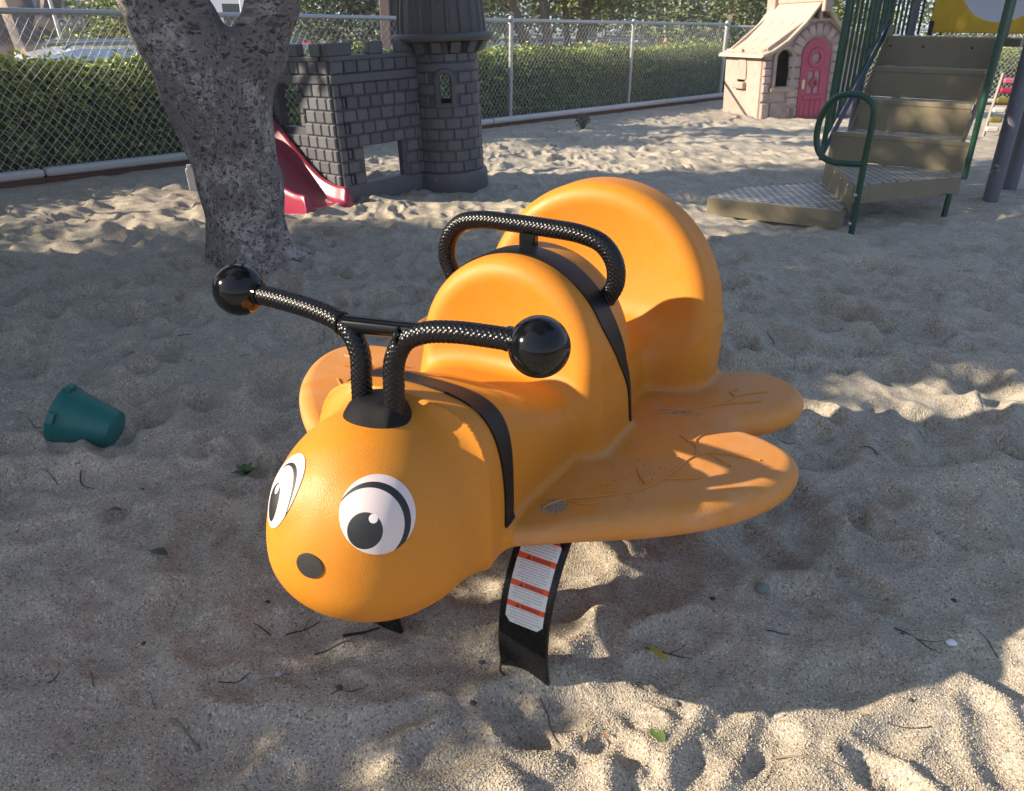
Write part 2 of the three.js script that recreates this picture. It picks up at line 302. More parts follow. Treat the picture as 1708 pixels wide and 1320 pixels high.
// ---------------------------------------------------------------- chain link fence, its kerb and the hedge behind
const galv = M([0.42, 0.43, 0.44], { roughness: 0.42, metalness: 0.55 }), wireM = M([0.60, 0.61, 0.62], { roughness: 0.45, metalness: 0.3 });
function wireMesh(L, h, cell, r, seed) { // one zigzag wire per column, hooked into its neighbours
  const pos = [], nor = [], idx = [], q = mulberry(seed);
  const seg = (ax, ay, az, bx, by, bz) => {
    const dx = bx - ax, dy = by - ay, l = Math.hypot(dx, dy), nx = -dy / l, ny = dx / l, b = pos.length / 3;
    for (const [px, py, pz] of [[ax, ay, az], [bx, by, bz]]) for (const [u, w] of [[1, 0], [0, 1], [-1, 0], [0, -1]]) { pos.push(px + nx * u * r, py + ny * u * r, pz + w * r); nor.push(nx * u, ny * u, w); }
    for (let k = 0; k < 4; k++) { const m = (k + 1) % 4; idx.push(b + k, b + m, b + 4 + k, b + m, b + 4 + m, b + 4 + k); }
  };
  const n = Math.floor(L / cell), m = Math.floor(h / 0.039);
  const jig = (i, k) => 0.002 * (hash(i, k, seed) - 0.5) + 0.012 * Math.sin(i * 0.11 + k * 0.5);
  for (let i = 0; i < n; i++) for (let k = 0; k < m; k++) {
    const o = (kk) => [(i + (kk + i & 1)) * cell + jig(i + (kk + i & 1), kk), kk * h / m];
    const A = o(k), B = o(k + 1); seg(A[0], A[1], k & 1 ? 0.003 : -0.003, B[0], B[1], k & 1 ? -0.003 : 0.003);
  }
  const g = new THREE.BufferGeometry(); g.setAttribute('position', new THREE.Float32BufferAttribute(pos, 3)); g.setAttribute('normal', new THREE.Float32BufferAttribute(nor, 3)); g.setIndex(idx); return g;
}
function fence(label, A, D, posts, L, h, lean) { // posts: distances along D from A
  const f = thing('chain_link_fence', label, 'fence', [A.x, 0, A.z], Math.atan2(-D.z, D.x));
  for (const [t, r] of posts) {
    part('post', [rod([t - lean(t), -0.2, 0], [t + lean(t) * 0.3, h + 0.02, 0], r, 12), (() => { const s = new THREE.SphereGeometry(r * 1.25, 12, 8); s.translate(t + lean(t) * 0.3, h + 0.02, 0); return s; })(), rod([t - 0.03, h - 0.012, 0.0], [t + 0.03, h - 0.012, 0], r * 1.15, 12)], galv, f);
  }
  part('top_rail', rod([0, h, 0], [L, h, 0], 0.02, 12), galv, f);
  const w = part('chain_link', (() => { const g = wireMesh(L, h - 0.06, 0.034, 0.0017, 3); g.translate(0, 0.045, 0.026); return g; })(), wireM, f); w.userData.kind = 'stuff';
  return f;
}
const F0 = FA.clone().addScaledVector(FD, -4.6);
fence('long galvanised chain link fence in front of the clipped hedge', F0, FD, [[0.02, 0.024], [3.02, 0.024], [6.35, 0.024], [10.18, 0.026], [12.76, 0.024], [15.55, 0.034]], 15.55, 1.13, (t) => 0);
fence('galvanised chain link fence run behind the green stairs', FC, F2D, [[2.6, 0.024], [5.2, 0.024], [7.8, 0.024], [10.4, 0.024]], 10.5, 1.1, () => 0);
{ // kerb: a pale rounded rail on top of a rust brown board, in lengths
  const rail = M([0.52, 0.51, 0.50], { roughness: 0.7 }), board = M([0.13, 0.065, 0.045], { roughness: 0.85 });
  const kerb = (label, A, D, L, off) => {
    const k = thing('kerb', label, 'kerb', [A.x, 0, A.z], Math.atan2(-D.z, D.x));
    for (let t = 0; t < L; t += 2.44) { const e = Math.min(L, t + 2.435), w = 0.004 * N3(t, 1, 1); part('board', box(e - t, 0.10, 0.045, (t + e) / 2, -0.005 + w, off, 0.004), board, k); part('kerb_rail', box(e - t, 0.06, 0.10, (t + e) / 2, 0.074 + w, off, 0.024), rail, k); }
  };
  kerb('pale edging rail on rust brown boards along the foot of the long fence', F0, FD, 15.6, 0.07);
  kerb('pale edging rail on rust brown boards behind the green stairs', FC, F2D, 10.5, 0.07);
}
const sunlitTopCols = [[0.37, 0.42, 0.08], [0.28, 0.36, 0.055], [0.45, 0.47, 0.12], [0.18, 0.26, 0.045]];  // bright lime for the hedge top: sunlight put into the leaf colour
const bushCols = [[0.12, 0.20, 0.035], [0.095, 0.165, 0.03], [0.17, 0.235, 0.04], [0.07, 0.13, 0.024], [0.20, 0.27, 0.06], [0.28, 0.34, 0.08], [0.24, 0.31, 0.07]];
{
  const core = M([0.13, 0.105, 0.075], { roughness: 1 });
  const hedge = (label, A, D, L, n, h, dep, size) => {
    const o = thing('hedge', label, 'hedge', [A.x, 0, A.z], Math.atan2(-D.z, D.x));
    const g = new THREE.BoxGeometry(L, h * 0.86, dep * 0.30, Math.ceil(L / 0.2), 6, 4), p = g.attributes.position; for (let i = 0; i < p.count; i++) { const x = p.getX(i), y = p.getY(i), z = p.getZ(i); p.setXYZ(i, x, y + 0.06 * N3(x * 2, y * 2, z * 3), z + 0.1 * N3(x * 2.3 + 9, y * 2, z)); } g.computeVertexNormals();
    g.translate(L / 2, h * 0.43, -dep * 0.5); part('branches', g, core, o);
    const q = mulberry(L * 10 | 0);
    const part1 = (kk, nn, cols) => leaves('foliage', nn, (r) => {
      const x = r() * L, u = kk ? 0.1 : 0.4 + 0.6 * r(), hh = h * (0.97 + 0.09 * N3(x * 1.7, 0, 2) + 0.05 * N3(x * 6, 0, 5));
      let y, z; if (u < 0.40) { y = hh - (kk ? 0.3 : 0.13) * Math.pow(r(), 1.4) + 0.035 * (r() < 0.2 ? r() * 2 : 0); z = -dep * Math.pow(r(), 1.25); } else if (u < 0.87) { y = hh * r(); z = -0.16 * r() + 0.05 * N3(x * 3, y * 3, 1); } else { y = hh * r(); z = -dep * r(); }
      return V(x, y, z);
    }, size, cols, leafMat(0.12), o, q).userData.kind = 'stuff';
    part1(0, n * 0.62 | 0, bushCols); part1(1, n * 0.5 | 0, sunlitTopCols); return o;
  };
  const A = F0.clone().addScaledVector(FN, 0.16);
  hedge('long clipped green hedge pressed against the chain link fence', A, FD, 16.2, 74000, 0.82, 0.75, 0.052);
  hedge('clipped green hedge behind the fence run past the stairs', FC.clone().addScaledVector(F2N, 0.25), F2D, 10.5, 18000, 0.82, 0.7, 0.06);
}
// ---------------------------------------------------------------- the bee rider (its own axes: x forward, y up, z to the left of the picture)
const bee = thing('spring_rider', 'orange plastic bee rider with black stripes and black ball handlebars', 'spring rider', [0.01, 0, -1.50], Math.atan2(-Math.cos(29 * Math.PI / 180), -Math.sin(29 * Math.PI / 180)));
{
  const n = 512, g = grainMap(n, 9, 31), t1 = tileNoise(n, 90, 32), t2 = tileNoise(n, 7, 33), t3 = tileNoise(n, 23, 34);
  const skinBump = tex(n, n, (i, j) => { const o = j * n + i, v = 0.6 * g.H[o] + 0.4 * t1[o]; return [v, v, v]; }, false, [1 / 0.11, 1 / 0.11]);
  const skinRough = tex(n, n, (i, j) => { const o = j * n + i, v = 0.36 + 0.16 * t2[o] + 0.10 * t3[o]; return [v, v, v]; }, false, [1 / 0.6, 1 / 0.6]);
  const nick = new Float32Array(n * n), qs = mulberry(35);
  for (let k = 0; k < 46; k++) { let x = qs() * n, y = qs() * n, a = qs() * 6.28; const L = 4 + qs() * qs() * 46, s = 0.25 + 0.6 * qs(); for (let i = 0; i < L; i++) { x += Math.cos(a); y += Math.sin(a); a += (qs() - 0.5) * 0.12; nick[((y | 0) + n) % n * n + ((x | 0) + n) % n] = s; } }
  const skinMap = (c, f) => tex(n, n, (i, j) => { const o = j * n + i, w = clamp(f * (0.35 + 0.8 * t2[o] * t3[o] * 2) + nick[o] * 0.4), v = 0.97 + 0.06 * (t1[o] - 0.5); return [lin2s(mix(c[0], 0.56, w) * v), lin2s(mix(c[1], 0.34, w) * v), lin2s(mix(c[2], 0.20, w) * v)]; }, true, [1 / 0.6, 1 / 0.6]);
  const orange = new THREE.MeshPhysicalMaterial({ map: skinMap([0.60, 0.212, 0.008], 0.03), bumpMap: skinBump, bumpScale: 0.00026, roughnessMap: skinRough, roughness: 1, specularIntensity: 0.8, side: THREE.DoubleSide });
  const faded = new THREE.MeshPhysicalMaterial({ map: skinMap([0.58, 0.212, 0.016], 0.26), bumpMap: skinBump, bumpScale: 0.0003, roughnessMap: skinRough, roughness: 1, specularIntensity: 0.8, side: THREE.DoubleSide });
  const black = new THREE.MeshPhysicalMaterial({ color: new THREE.Color().setRGB(0.006, 0.006, 0.0075), bumpMap: skinBump, bumpScale: 0.0003, roughness: 0.36, specularIntensity: 0.4, side: THREE.DoubleSide });
  const gloss = new THREE.MeshPhysicalMaterial({ color: new THREE.Color().setRGB(0.004, 0.004, 0.0045), roughness: 0.1, specularIntensity: 0.8 });
  // wing outline, one side: [x, distance from the middle line]
  const half = [[0.44, 0.02], [0.425, 0.12], [0.385, 0.19], [0.325, 0.275], [0.245, 0.395], [0.15, 0.492], [0.05, 0.552], [-0.045, 0.574], [-0.112, 0.556], [-0.155, 0.495], [-0.174, 0.432], [-0.21, 0.434], [-0.268, 0.483], [-0.345, 0.517], [-0.415, 0.515], [-0.472, 0.468], [-0.492, 0.39], [-0.475, 0.31], [-0.46, 0.2], [-0.455, 0.02]];
  const sp = new THREE.CatmullRomCurve3(half.map(([u, v]) => V(u, v, 0)), false, 'catmullrom', 0.5).getPoints(120);
  // signed distance to that outline on a grid
  const G = 0.006, gx0 = -0.62, gy0 = -0.06, gw = 200, gh = 118, D2 = new Float32Array(gw * gh);
  for (let j = 0; j < gh; j++) for (let i = 0; i < gw; i++) {
    const x = gx0 + i * G, y = gy0 + j * G; let d = 9, ins = false;
    const L = [...sp, V(sp[sp.length - 1].x, -0.2, 0), V(sp[0].x, -0.2, 0)];
    for (let k = 0, m = L.length - 1; k < L.length; m = k++) {
      const a = L[m], b = L[k], ex = b.x - a.x, ey = b.y - a.y, t = clamp(((x - a.x) * ex + (y - a.y) * ey) / (ex * ex + ey * ey || 1)); d = Math.min(d, Math.hypot(x - a.x - ex * t, y - a.y - ey * t));
      if ((a.y > y) !== (b.y > y) && x < ex * (y - a.y) / ey + a.x) ins = !ins;
    }
    D2[j * gw + i] = ins ? -d : d;
  }
  const wing2 = (u, v) => { const x = clamp((u - gx0) / G, 0, gw - 1.001), y = clamp((v - gy0) / G, 0, gh - 1.001), a = Math.floor(x), b = Math.floor(y), s = x - a, t = y - b, o = b * gw + a; return mix(mix(D2[o], D2[o + 1], s), mix(D2[o + gw], D2[o + gw + 1], s), t); };
  const ell = (x, y, z, a, b, c) => { const k0 = Math.hypot(x / a, y / b, z / c), k1 = Math.hypot(x / (a * a), y / (b * b), z / (c * c)); return k1 < 1e-6 ? -Math.min(a, b, c) : k0 * (k0 - 1) / k1; };
  const archD = (y, v, w, top, flare) => { // upright arch: half width w, round head, widening a little towards its foot
    const r = w, yc = top - r * 1.02, av = Math.abs(v); return y > yc ? Math.hypot(av, (y - yc) / 1.02) - r : av - r - flare * (yc - y); };
  const extr = (d2, du, r) => { const a = d2 + r, b = Math.abs(du) + r; return 0; };
  const slab = (d2, u, u0, u1, r) => { const c = (u0 + u1) / 2, h = (u1 - u0) / 2, a = d2 + r, b = Math.abs(u - c) - h + r; return Math.min(Math.max(a, b), 0) + Math.hypot(Math.max(a, 0), Math.max(b, 0)) - r; };
  const topKnots = [[0.50, 0.553], [0.38, 0.556], [0.32, 0.552], [0.26, 0.53], [0.20, 0.502], [0.14, 0.48], [0.06, 0.47], [-0.1, 0.46], [-0.3, 0.455], [-0.5, 0.42]];
  const topAt = (u) => { if (u >= topKnots[0][0]) return topKnots[0][1]; for (let k = 0; k < topKnots.length - 1; k++) if (u >= topKnots[k + 1][0]) return mix(topKnots[k + 1][1], topKnots[k][1], sstep(0, 1, (u - topKnots[k + 1][0]) / (topKnots[k][0] - topKnots[k + 1][0])) * 0.5 + 0.5 * (u - topKnots[k + 1][0]) / (topKnots[k][0] - topKnots[k + 1][0])); return 0.42; };
  const EYES = [{ c: [0.597, 0.462, -0.066] }, { c: [0.582, 0.466, 0.096] }];
  const HC = [0.471, 0.347, 0.004];
  for (const e of EYES) { const [x, y, z] = e.c, a = (x - HC[0]) / 0.183 ** 2, b = (y - HC[1]) / 0.209 ** 2, c = (z - HC[2]) / 0.172 ** 2, L = Math.hypot(a, b, c); e.n = [a / L, b / L, c / L]; }
  const wingTop = (av) => 0.364 - 0.025 * sstep(0.42, 0.20, av);
  const field = (u, y, zz) => {
    const v = zz, av = Math.abs(v);
    // head
    let d = ell(u - HC[0], y - HC[1], v - HC[2], u > HC[0] ? 0.183 : 0.21, y > HC[1] ? 0.209 : 0.124, 0.173);
    for (const { c, n } of EYES) { const x = u - c[0] + n[0] * 0.067, yy = y - c[1] + n[1] * 0.067, z = v - c[2] + n[2] * 0.067; d = smin(d, Math.hypot(x, yy, z) - 0.0765, 0.016); }
    // body between the head and the tail: a saddle along x
    const top = topAt(u), w = mix(0.170, 0.178, sstep(0.3, 0.1, u)), yc = 0.345, hh = Math.max(0.05, top - yc);
    const s2 = y > yc ? (Math.pow(Math.pow(av / w, 4.2) + Math.pow((y - yc) / hh, 4.2), 1 / 4.2) - 1) * Math.min(w, hh) : av - w;
    let body = smax(Math.max(s2, u - 0.40, -0.46 - u), 0.268 - y, 0.06);
    d = smin(d, body, 0.07);
    // front hump, leaning back a little
    const lean = (y - 0.5) * 0.05;
    let hump = slab(archD(y, v, 0.202, 0.698, 0.13), u + lean, -0.135, 0.072, 0.045);
    hump = smax(hump, -ell(u - 0.115 + lean, y - 0.53, v, 0.06, 0.15, 0.175), 0.05);
    d = smin(d, smax(hump, 0.27 - y, 0.02), 0.035);
    // back rest with a hollowed front
    let br = slab(archD(y, v, 0.297, 0.774, 0.01), u + (y - 0.5) * 0.10, -0.49, -0.335, 0.05);
    br = smax(br, -ell(u + 0.30 + (y - 0.5) * 0.10, y - 0.56, v, 0.075, 0.19, 0.255), 0.05);
    d = smin(d, Math.max(br, 0.26 - y), 0.05);
    // seat ledge at the foot of the back rest
    d = smin(d, slab(Math.max(av - 0.27, y - 0.455, 0.27 - y), u, -0.47, -0.322, 0.05), 0.07);
    // wings
    const d2 = wing2(u + 0.016 * sstep(-0.15, 0.1, u), av) + 0.004, wt = wingTop(av), wr = Math.min(0.032, (wt - 0.298) / 2), a = d2 + wr, b = Math.max(y - wt, 0.298 - y) + wr;
    d = smin(d, Math.min(Math.max(a, b), 0) + Math.hypot(Math.max(a, 0), Math.max(b, 0)) - wr, 0.022);
    return d;
  };
  const m = nets(field, [-0.56, 0.19, -0.62], [0.70, 0.82, 0.62], 0.005);
  // pieces of the skin
  const collarW = (y, v) => 0.017 + 0.006 * sstep(0.40, 0.55, y);
  const isWing = (x, y, z) => Math.max(0.195 - Math.abs(z), y - wingTop(Math.abs(z)) - 0.008), notWing = (x, y, z) => -isWing(x, y, z);
  const isHead = (x) => 0.350 - x, notHead = (x, y, z) => x - 0.350;
  part('head', clip(m, [isHead, notWing]), orange, bee);
  part('body', clip(m, [notHead, notWing]), orange, bee);
  for (const [s, f] of [[1, 1], [1, -1], [-1, 1], [-1, -1]]) part('wing', clip(m, [isWing, (x, y, z) => -s * z, (x) => f * (-0.178 - x)]), faded, bee);
  // black bands laid on the skin
  part('stripe', clip(m, [(x, y, z) => Math.abs(x - 0.338 - 0.06 * (0.55 - y)) - collarW(y, z), (x, y, z) => 0.345 - y, (x, y, z) => Math.abs(z) - 0.20], 0.0035, 0.006), black, bee);
  part('stripe', clip(m, [(x, y, z) => Math.max(x - mix(-0.086, 0.006, sstep(0.41, 0.60, y)), mix(-0.102, -0.054, sstep(0.41, 0.60, y)) - x), (x, y, z) => 0.353 - y, (x, y, z) => Math.abs(z) - 0.25], 0.003, 0.006), black, bee);
  // face: two printed eyes and a nose
  const eyeTex = (flip) => {
    const c = document.createElement('canvas'); c.width = c.height = 512; const k = c.getContext('2d');
    k.fillStyle = '#d9c9c5'; k.fillRect(0, 0, 512, 512);
    k.translate(256, 256); if (flip) k.scale(1, 1);
    const arcFill = (cx, cy, r, cx2, cy2, r2) => { k.save(); k.beginPath(); k.arc(cx, cy, r, 0, 7); k.clip(); k.beginPath(); k.rect(-300, -300, 600, 600); k.arc(cx2, cy2, r2, 0, 7, true); k.fillStyle = '#17191c'; k.fill('evenodd'); k.restore(); };
    if (!flip) { k.save(); k.beginPath(); k.arc(-34, 42, 250, 0, 7); k.fillStyle = '#17191c'; k.fill(); k.restore(); k.beginPath(); k.arc(-62, 58, 232, 0, 7); k.fillStyle = '#d9c9c5'; k.fill(); k.beginPath(); k.arc(-94, 92, 116, 0, 7); k.fillStyle = '#24262a'; k.fill(); k.beginPath(); k.arc(-34, 22, 30, 0, 7); k.fillStyle = '#ece2df'; k.fill(); }
    else { k.beginPath(); k.arc(10, 52, 236, 0, 7); k.fillStyle = '#17191c'; k.fill(); k.beginPath(); k.arc(0, 80, 236, 0, 7); k.fillStyle = '#d9c9c5'; k.fill(); k.beginPath(); k.ellipse(-5, 96, 112, 128, 0, 0, 7); k.fillStyle = '#17191c'; k.fill(); k.beginPath(); k.arc(-6, 6, 34, 0, 7); k.fillStyle = '#ece2df'; k.fill(); }
    const t = new THREE.CanvasTexture(c); t.colorSpace = THREE.SRGBColorSpace; return t;
  };
  EYES.forEach(({ c, n: nn }, i) => {
    const N = V(...nn), up = V(0, 1, 0).addScaledVector(N, -N.y).normalize(), rt = up.clone().cross(N).normalize(); // rt: to the right when looking at the eye
    const A = i ? 0.0535 : 0.044, Bq = i ? 0.0565 : 0.060;
    const loc = (x, y, z) => { const q = V(x - c[0], y - c[1], z - c[2]); return [q.dot(rt), q.dot(up), q.dot(N)]; };
    const g = clip(m, [(x, y, z) => { const [a, b, h] = loc(x, y, z); return Math.abs(h) > 0.06 ? 1 : Math.hypot(a / A, b / Bq) - 1; }], 0.0012, 0);
    const p = g.attributes.position, uv = g.attributes.uv; for (let k = 0; k < p.count; k++) { const [a, b] = loc(p.getX(k), p.getY(k), p.getZ(k)); uv.setXY(k, 0.5 - a / A / 2.04, b / Bq / 2.04 + 0.5); }
    part('eye', g, new THREE.MeshPhysicalMaterial({ map: eyeTex(i === 0), roughness: 0.42, bumpMap: skinBump, bumpScale: 0.0001, side: THREE.DoubleSide }), bee).userData.label = i ? 'large printed eye on the near side of the face' : 'printed eye on the far side of the face';
  });
  part('nose', clip(m, [(x, y, z) => x < 0.55 ? 1 : Math.hypot((z - 0.020) / 0.0225, (y - 0.391) / 0.0185) - 1], 0.0022, 0.004), M([0.026, 0.024, 0.023], { roughness: 0.45, bumpMap: skinBump, bumpScale: 0.0004 }), bee);
  // moulding seam under the chin
  { const q = []; for (let k = 0; k <= 30; k++) { const a = mix(-1.9, 1.15, k / 30), yy = 0.262; let r = 0.25; for (let it = 0; it < 40; it++) { const x = HC[0] + r * Math.cos(a), z = HC[2] + r * Math.sin(a) * 0.95; r -= field(x, yy, z) * 0.6; } q.push([HC[0] + r * Math.cos(a), yy, HC[2] + r * Math.sin(a) * 0.95]); } part('seam', tube(q, 0.0018, 60, 6), orange, bee); }
  const veinM = M([0.55, 0.21, 0.03], { roughness: 0.5 });
  // raised veins on the wings: run along the surface
  const onTop = (x, z) => { let y = 0.42; for (let k = 0; k < 30; k++) y -= field(x, y, z) * 0.7; return y; };
  const vein = (pts, r) => { const c = new THREE.CatmullRomCurve3(pts.map(([x, z]) => V(x, 0, z))).getPoints(18).map((p) => [p.x, Math.max(0.325, onTop(p.x, p.z) + 0.0009), p.z]); return tube(c, r, 30, 6); };
  const V1 = [[[0.277, 0.205], [0.238, 0.222], [0.214, 0.258], [0.164, 0.335], [0.106, 0.365], [0.03, 0.38], [-0.015, 0.40], [-0.035, 0.45], [-0.041, 0.5]], [[0.164, 0.335], [0.14, 0.342], [0.118, 0.325], [0.083, 0.304]], [[0.106, 0.365], [0.097, 0.394], [0.076, 0.422]], [[0.0, 0.388], [-0.035, 0.38], [-0.052, 0.362], [-0.075, 0.335]], [[-0.036, 0.38], [-0.063, 0.37], [-0.094, 0.376]], [[-0.02, 0.408], [-0.003, 0.436], [0.01, 0.456]], [[0.231, 0.232], [0.236, 0.262], [0.222, 0.288]]];
  const V2 = [[[-0.174, 0.251], [-0.208, 0.308], [-0.25, 0.362], [-0.312, 0.391], [-0.361, 0.438]], [[-0.25, 0.362], [-0.277, 0.407], [-0.307, 0.44]], [[-0.302, 0.382], [-0.327, 0.366], [-0.349, 0.376]]];
  for (const [L, r] of [[V1, 0.0026], [V2, 0.0024]]) for (const s of [1, -1]) for (const q of L) part('vein', vein(q.map(([x, z]) => [x, z * s]), r), veinM, bee);
  // handlebar: cap, two braided grips, a plain bar between and two balls
  const gripM = new THREE.MeshPhysicalMaterial({ color: new THREE.Color().setRGB(0.005, 0.005, 0.006), roughness: 0.27, specularIntensity: 0.7 });
  const braid = (pts, r) => { // tube with a woven relief: strands cross over and under
    const c = new THREE.CatmullRomCurve3(pts.map((p) => V(...p))), L = c.getLength(), ns = Math.round(L / 0.001), nr = 72, g = new THREE.TubeGeometry(c, ns, 1, nr), Q = g.attributes.position, N = g.attributes.normal, cells = Math.round(L / 0.0085), around = 9;
    for (let i = 0; i <= ns; i++) { const o = c.getPointAt(i / ns); for (let j = 0; j <= nr; j++) {
      const k = i * (nr + 1) + j, s = i / ns * cells, t = j / nr * around, a = s + t, b = s - t, fa = Math.abs(Math.sin(Math.PI * a)), fb = Math.abs(Math.sin(Math.PI * b)), ov = Math.sin(Math.PI * (a + 0.5)) * Math.sin(Math.PI * (b + 0.5)), par = ((Math.floor(a) + Math.floor(b)) & 1) ? 1 : 0;
      const h = par ? fa * (0.55 + 0.45 * fb) : fb * (0.55 + 0.45 * fa), d = r - 0.0009 + 0.0013 * Math.pow(h, 0.7); Q.setXYZ(k, o.x + N.getX(k) * d, o.y + N.getY(k) * d, o.z + N.getZ(k) * d); } }
    g.computeVertexNormals(); return g; };
  const cap = new THREE.LatheGeometry([[0.0001, 0.034], [0.02, 0.0335], [0.034, 0.030], [0.045, 0.020], [0.0535, 0.006], [0.057, -0.004], [0.058, -0.02]].map(([a, b]) => new THREE.Vector2(a, b)), 40);
  cap.rotateZ(-0.02); cap.translate(0.456, 0.545, 0.004); part('handle_cap', cap, black, bee);
  const RP = [[0.456, 0.555, 0.036], [0.454, 0.60, 0.036], [0.450, 0.645, 0.038], [0.444, 0.676, 0.054], [0.437, 0.692, 0.085], [0.431, 0.700, 0.13], [0.424, 0.702, 0.18], [0.416, 0.702, 0.238]], LP = [[0.456, 0.56, -0.026], [0.454, 0.60, -0.026], [0.450, 0.64, -0.029], [0.446, 0.668, -0.046], [0.442, 0.682, -0.075], [0.437, 0.688, -0.12], [0.431, 0.690, -0.185], [0.425, 0.689, -0.272]];
  part('grip', braid(RP, 0.0164), gripM, bee); part('grip', braid(LP, 0.0164), gripM, bee);
  part('cross_bar', rod([0.438, 0.692, 0.075], [0.444, 0.680, -0.072], 0.0135, 18), gloss, bee);
  for (const z of [[0.048, 0.681, 0.445], [-0.066, 0.68, 0.4435]]) { const w = new THREE.TorusGeometry(0.0168, 0.0028, 8, 22); w.rotateY(Math.PI / 2 * 0 + 0.0); w.translate(z[2], z[1], z[0]); part('weld', w, gloss, bee); }
  for (const [x, y, z] of [[0.413, 0.698, 0.259], [0.427, 0.690, -0.300]]) { const b = new THREE.SphereGeometry(0.0437, 48, 32); b.translate(x, y, z); part('handle_ball', b, gloss, bee); const k = new THREE.CylinderGeometry(0.0185, 0.0185, 0.014, 20); k.rotateX(Math.PI / 2); k.translate(x, y - (z > 0 ? -0.002 : 0.0), z - Math.sign(z) * 0.043); part('ball_collar', k, gloss, bee); }
  // grab handle behind the hump
  const GH = [[-0.068, 0.60, -0.195], [-0.066, 0.645, -0.212], [-0.064, 0.69, -0.203], [-0.064, 0.722, -0.175], [-0.064, 0.735, -0.13], [-0.064, 0.738, -0.06], [-0.064, 0.738, 0.03], [-0.064, 0.735, 0.10], [-0.064, 0.722, 0.145], [-0.064, 0.69, 0.172], [-0.066, 0.65, 0.176], [-0.069, 0.612, 0.158]];
  part('grab_handle', braid(GH, 0.0182), gripM, bee);
  part('handle_post', [box(0.02, 0.10, 0.036, -0.064, 0.69, -0.014, 0.004)], gloss, bee);
  // curved spring legs with the warning label on the near one
  const legP = [[0.225, 0.325], [0.275, 0.287], [0.322, 0.228], [0.345, 0.17], [0.353, 0.11], [0.348, 0.05], [0.332, -0.005], [0.30, -0.06]];
  const legC = new THREE.CatmullRomCurve3(legP.map(([x, y]) => V(x, y, 0))).getPoints(40);
  const legGeo = (z0, z1) => { const s = new THREE.Shape(), nrm = legC.map((p, i) => { const a = legC[Math.max(0, i - 1)], b = legC[Math.min(40, i + 1)], t = b.clone().sub(a).normalize(); return V(t.y, -t.x, 0); }); legC.forEach((p, i) => { const q = p.clone().addScaledVector(nrm[i], -0.004); i ? s.lineTo(q.x, q.y) : s.moveTo(q.x, q.y); }); for (let i = 40; i >= 0; i--) { const q = legC[i].clone().addScaledVector(nrm[i], 0.004); s.lineTo(q.x, q.y); } const g = new THREE.ExtrudeGeometry(s, { depth: z1 - z0 - 0.003, bevelEnabled: true, bevelSize: 0.0012, bevelThickness: 0.0015, bevelSegments: 1, bevelOffset: -0.0012 }); g.translate(0, 0, z0 + 0.0015); return boxUV(g); };
  const sc = tileNoise(256, 30, 55), sc2 = tileNoise(256, 120, 56), legRough = tex(256, 256, (i, j) => { const o = j * 256 + i, v = 0.18 + 0.35 * Math.max(0, sc[o] * sc2[o] * 1.6 - 0.2); return [v, v, v]; }, false, [4, 4]);
  const legMap = tex(256, 256, (i, j) => { const o = j * 256 + i, v = 0.007 + 0.04 * Math.max(0, sc2[o] - 0.85) + 0.015 * Math.max(0, sc[o] - 0.8); return [lin2s(v), lin2s(v), lin2s(v)]; }, true, [4, 4]);
  const legM = new THREE.MeshPhysicalMaterial({ map: legMap, roughnessMap: legRough, roughness: 1, specularIntensity: 0.6 });
  const near = part('spring_leg', legGeo(0.165, 0.263), legM, bee); part('spring_leg', legGeo(-0.147, -0.047).translate(0.024, 0, 0), legM, bee);
  { // the label: printed strip that follows the bend
    const W = 512, Hh = 1024, c = document.createElement('canvas'); c.width = W; c.height = Hh; const k = c.getContext('2d'); k.fillStyle = '#dddcda'; k.fillRect(0, 0, W, Hh);
    const T = [['WARNING', ['Playground equipment installed over hard', 'surfaces such as concrete, asphalt, or packed', 'earth may result in serious injury or death from', 'falls. Make sure that appropriate safety surfacing', 'is present before allowing children to play.']], ['WARNING', ['Children have strangled and died when their', 'clothes caught on slides and other playground', 'equipment. Before allowing children to play', 'remove helmets, drawstrings, necklaces, loose', 'cords, neck drawstrings, and mittens', 'connected through the sleeves. Also, remove', 'any foreign ropes, strings, or draw items that', 'may be tied to the equipment.']], ['WARNING', ['All playground equipment and rubber surfacing', 'may become hot enough to cause burns.', 'Check for hot surfaces before allowing children', 'to play. Children should wear proper shoes', 'at all times.']], ['WARNING', ['Playing tag or running on or under playground', 'equipment can lead to serious injuries from', 'falls, collisions and head impact. Do not run', 'on or under playground equipment. Play attentively', 'while playing and be careful.']]];
    let y = 0; const hs = [235, 300, 235, 254];
    T.forEach(([h, lines], i) => {
      k.fillStyle = '#e2521c'; k.fillRect(0, y, W, 62); k.fillStyle = '#151312'; k.font = 'bold 52px sans-serif'; k.textAlign = 'left'; k.fillText(h, 190, y + 50);
      k.beginPath(); k.moveTo(112, y + 53); k.lineTo(176, y + 53); k.lineTo(144, y + 6); k.closePath(); k.fill(); k.fillStyle = '#e2521c'; k.fillRect(140, y + 20, 8, 18); k.fillRect(140, y + 41, 8, 7);
      k.fillStyle = '#2b2a2c'; k.textAlign = 'center'; k.font = '20px sans-serif'; const step = (hs[i] - 74) / lines.length; lines.forEach((s, q) => k.fillText(s, W / 2, y + 86 + q * step, W - 24)); y += hs[i];
    });
    const t = new THREE.CanvasTexture(c); t.colorSpace = THREE.SRGBColorSpace; t.anisotropy = 16;
    const q = legC.filter((p) => p.y < 0.291 && p.y > 0.134), len = [0]; for (let i = 1; i < q.length; i++) len.push(len[i - 1] + q[i].distanceTo(q[i - 1]));
    const tot = len[len.length - 1], z0 = 0.178, z1 = 0.252, nz = 12, pos = [], uv = [], idx = [], rr = 0.010;
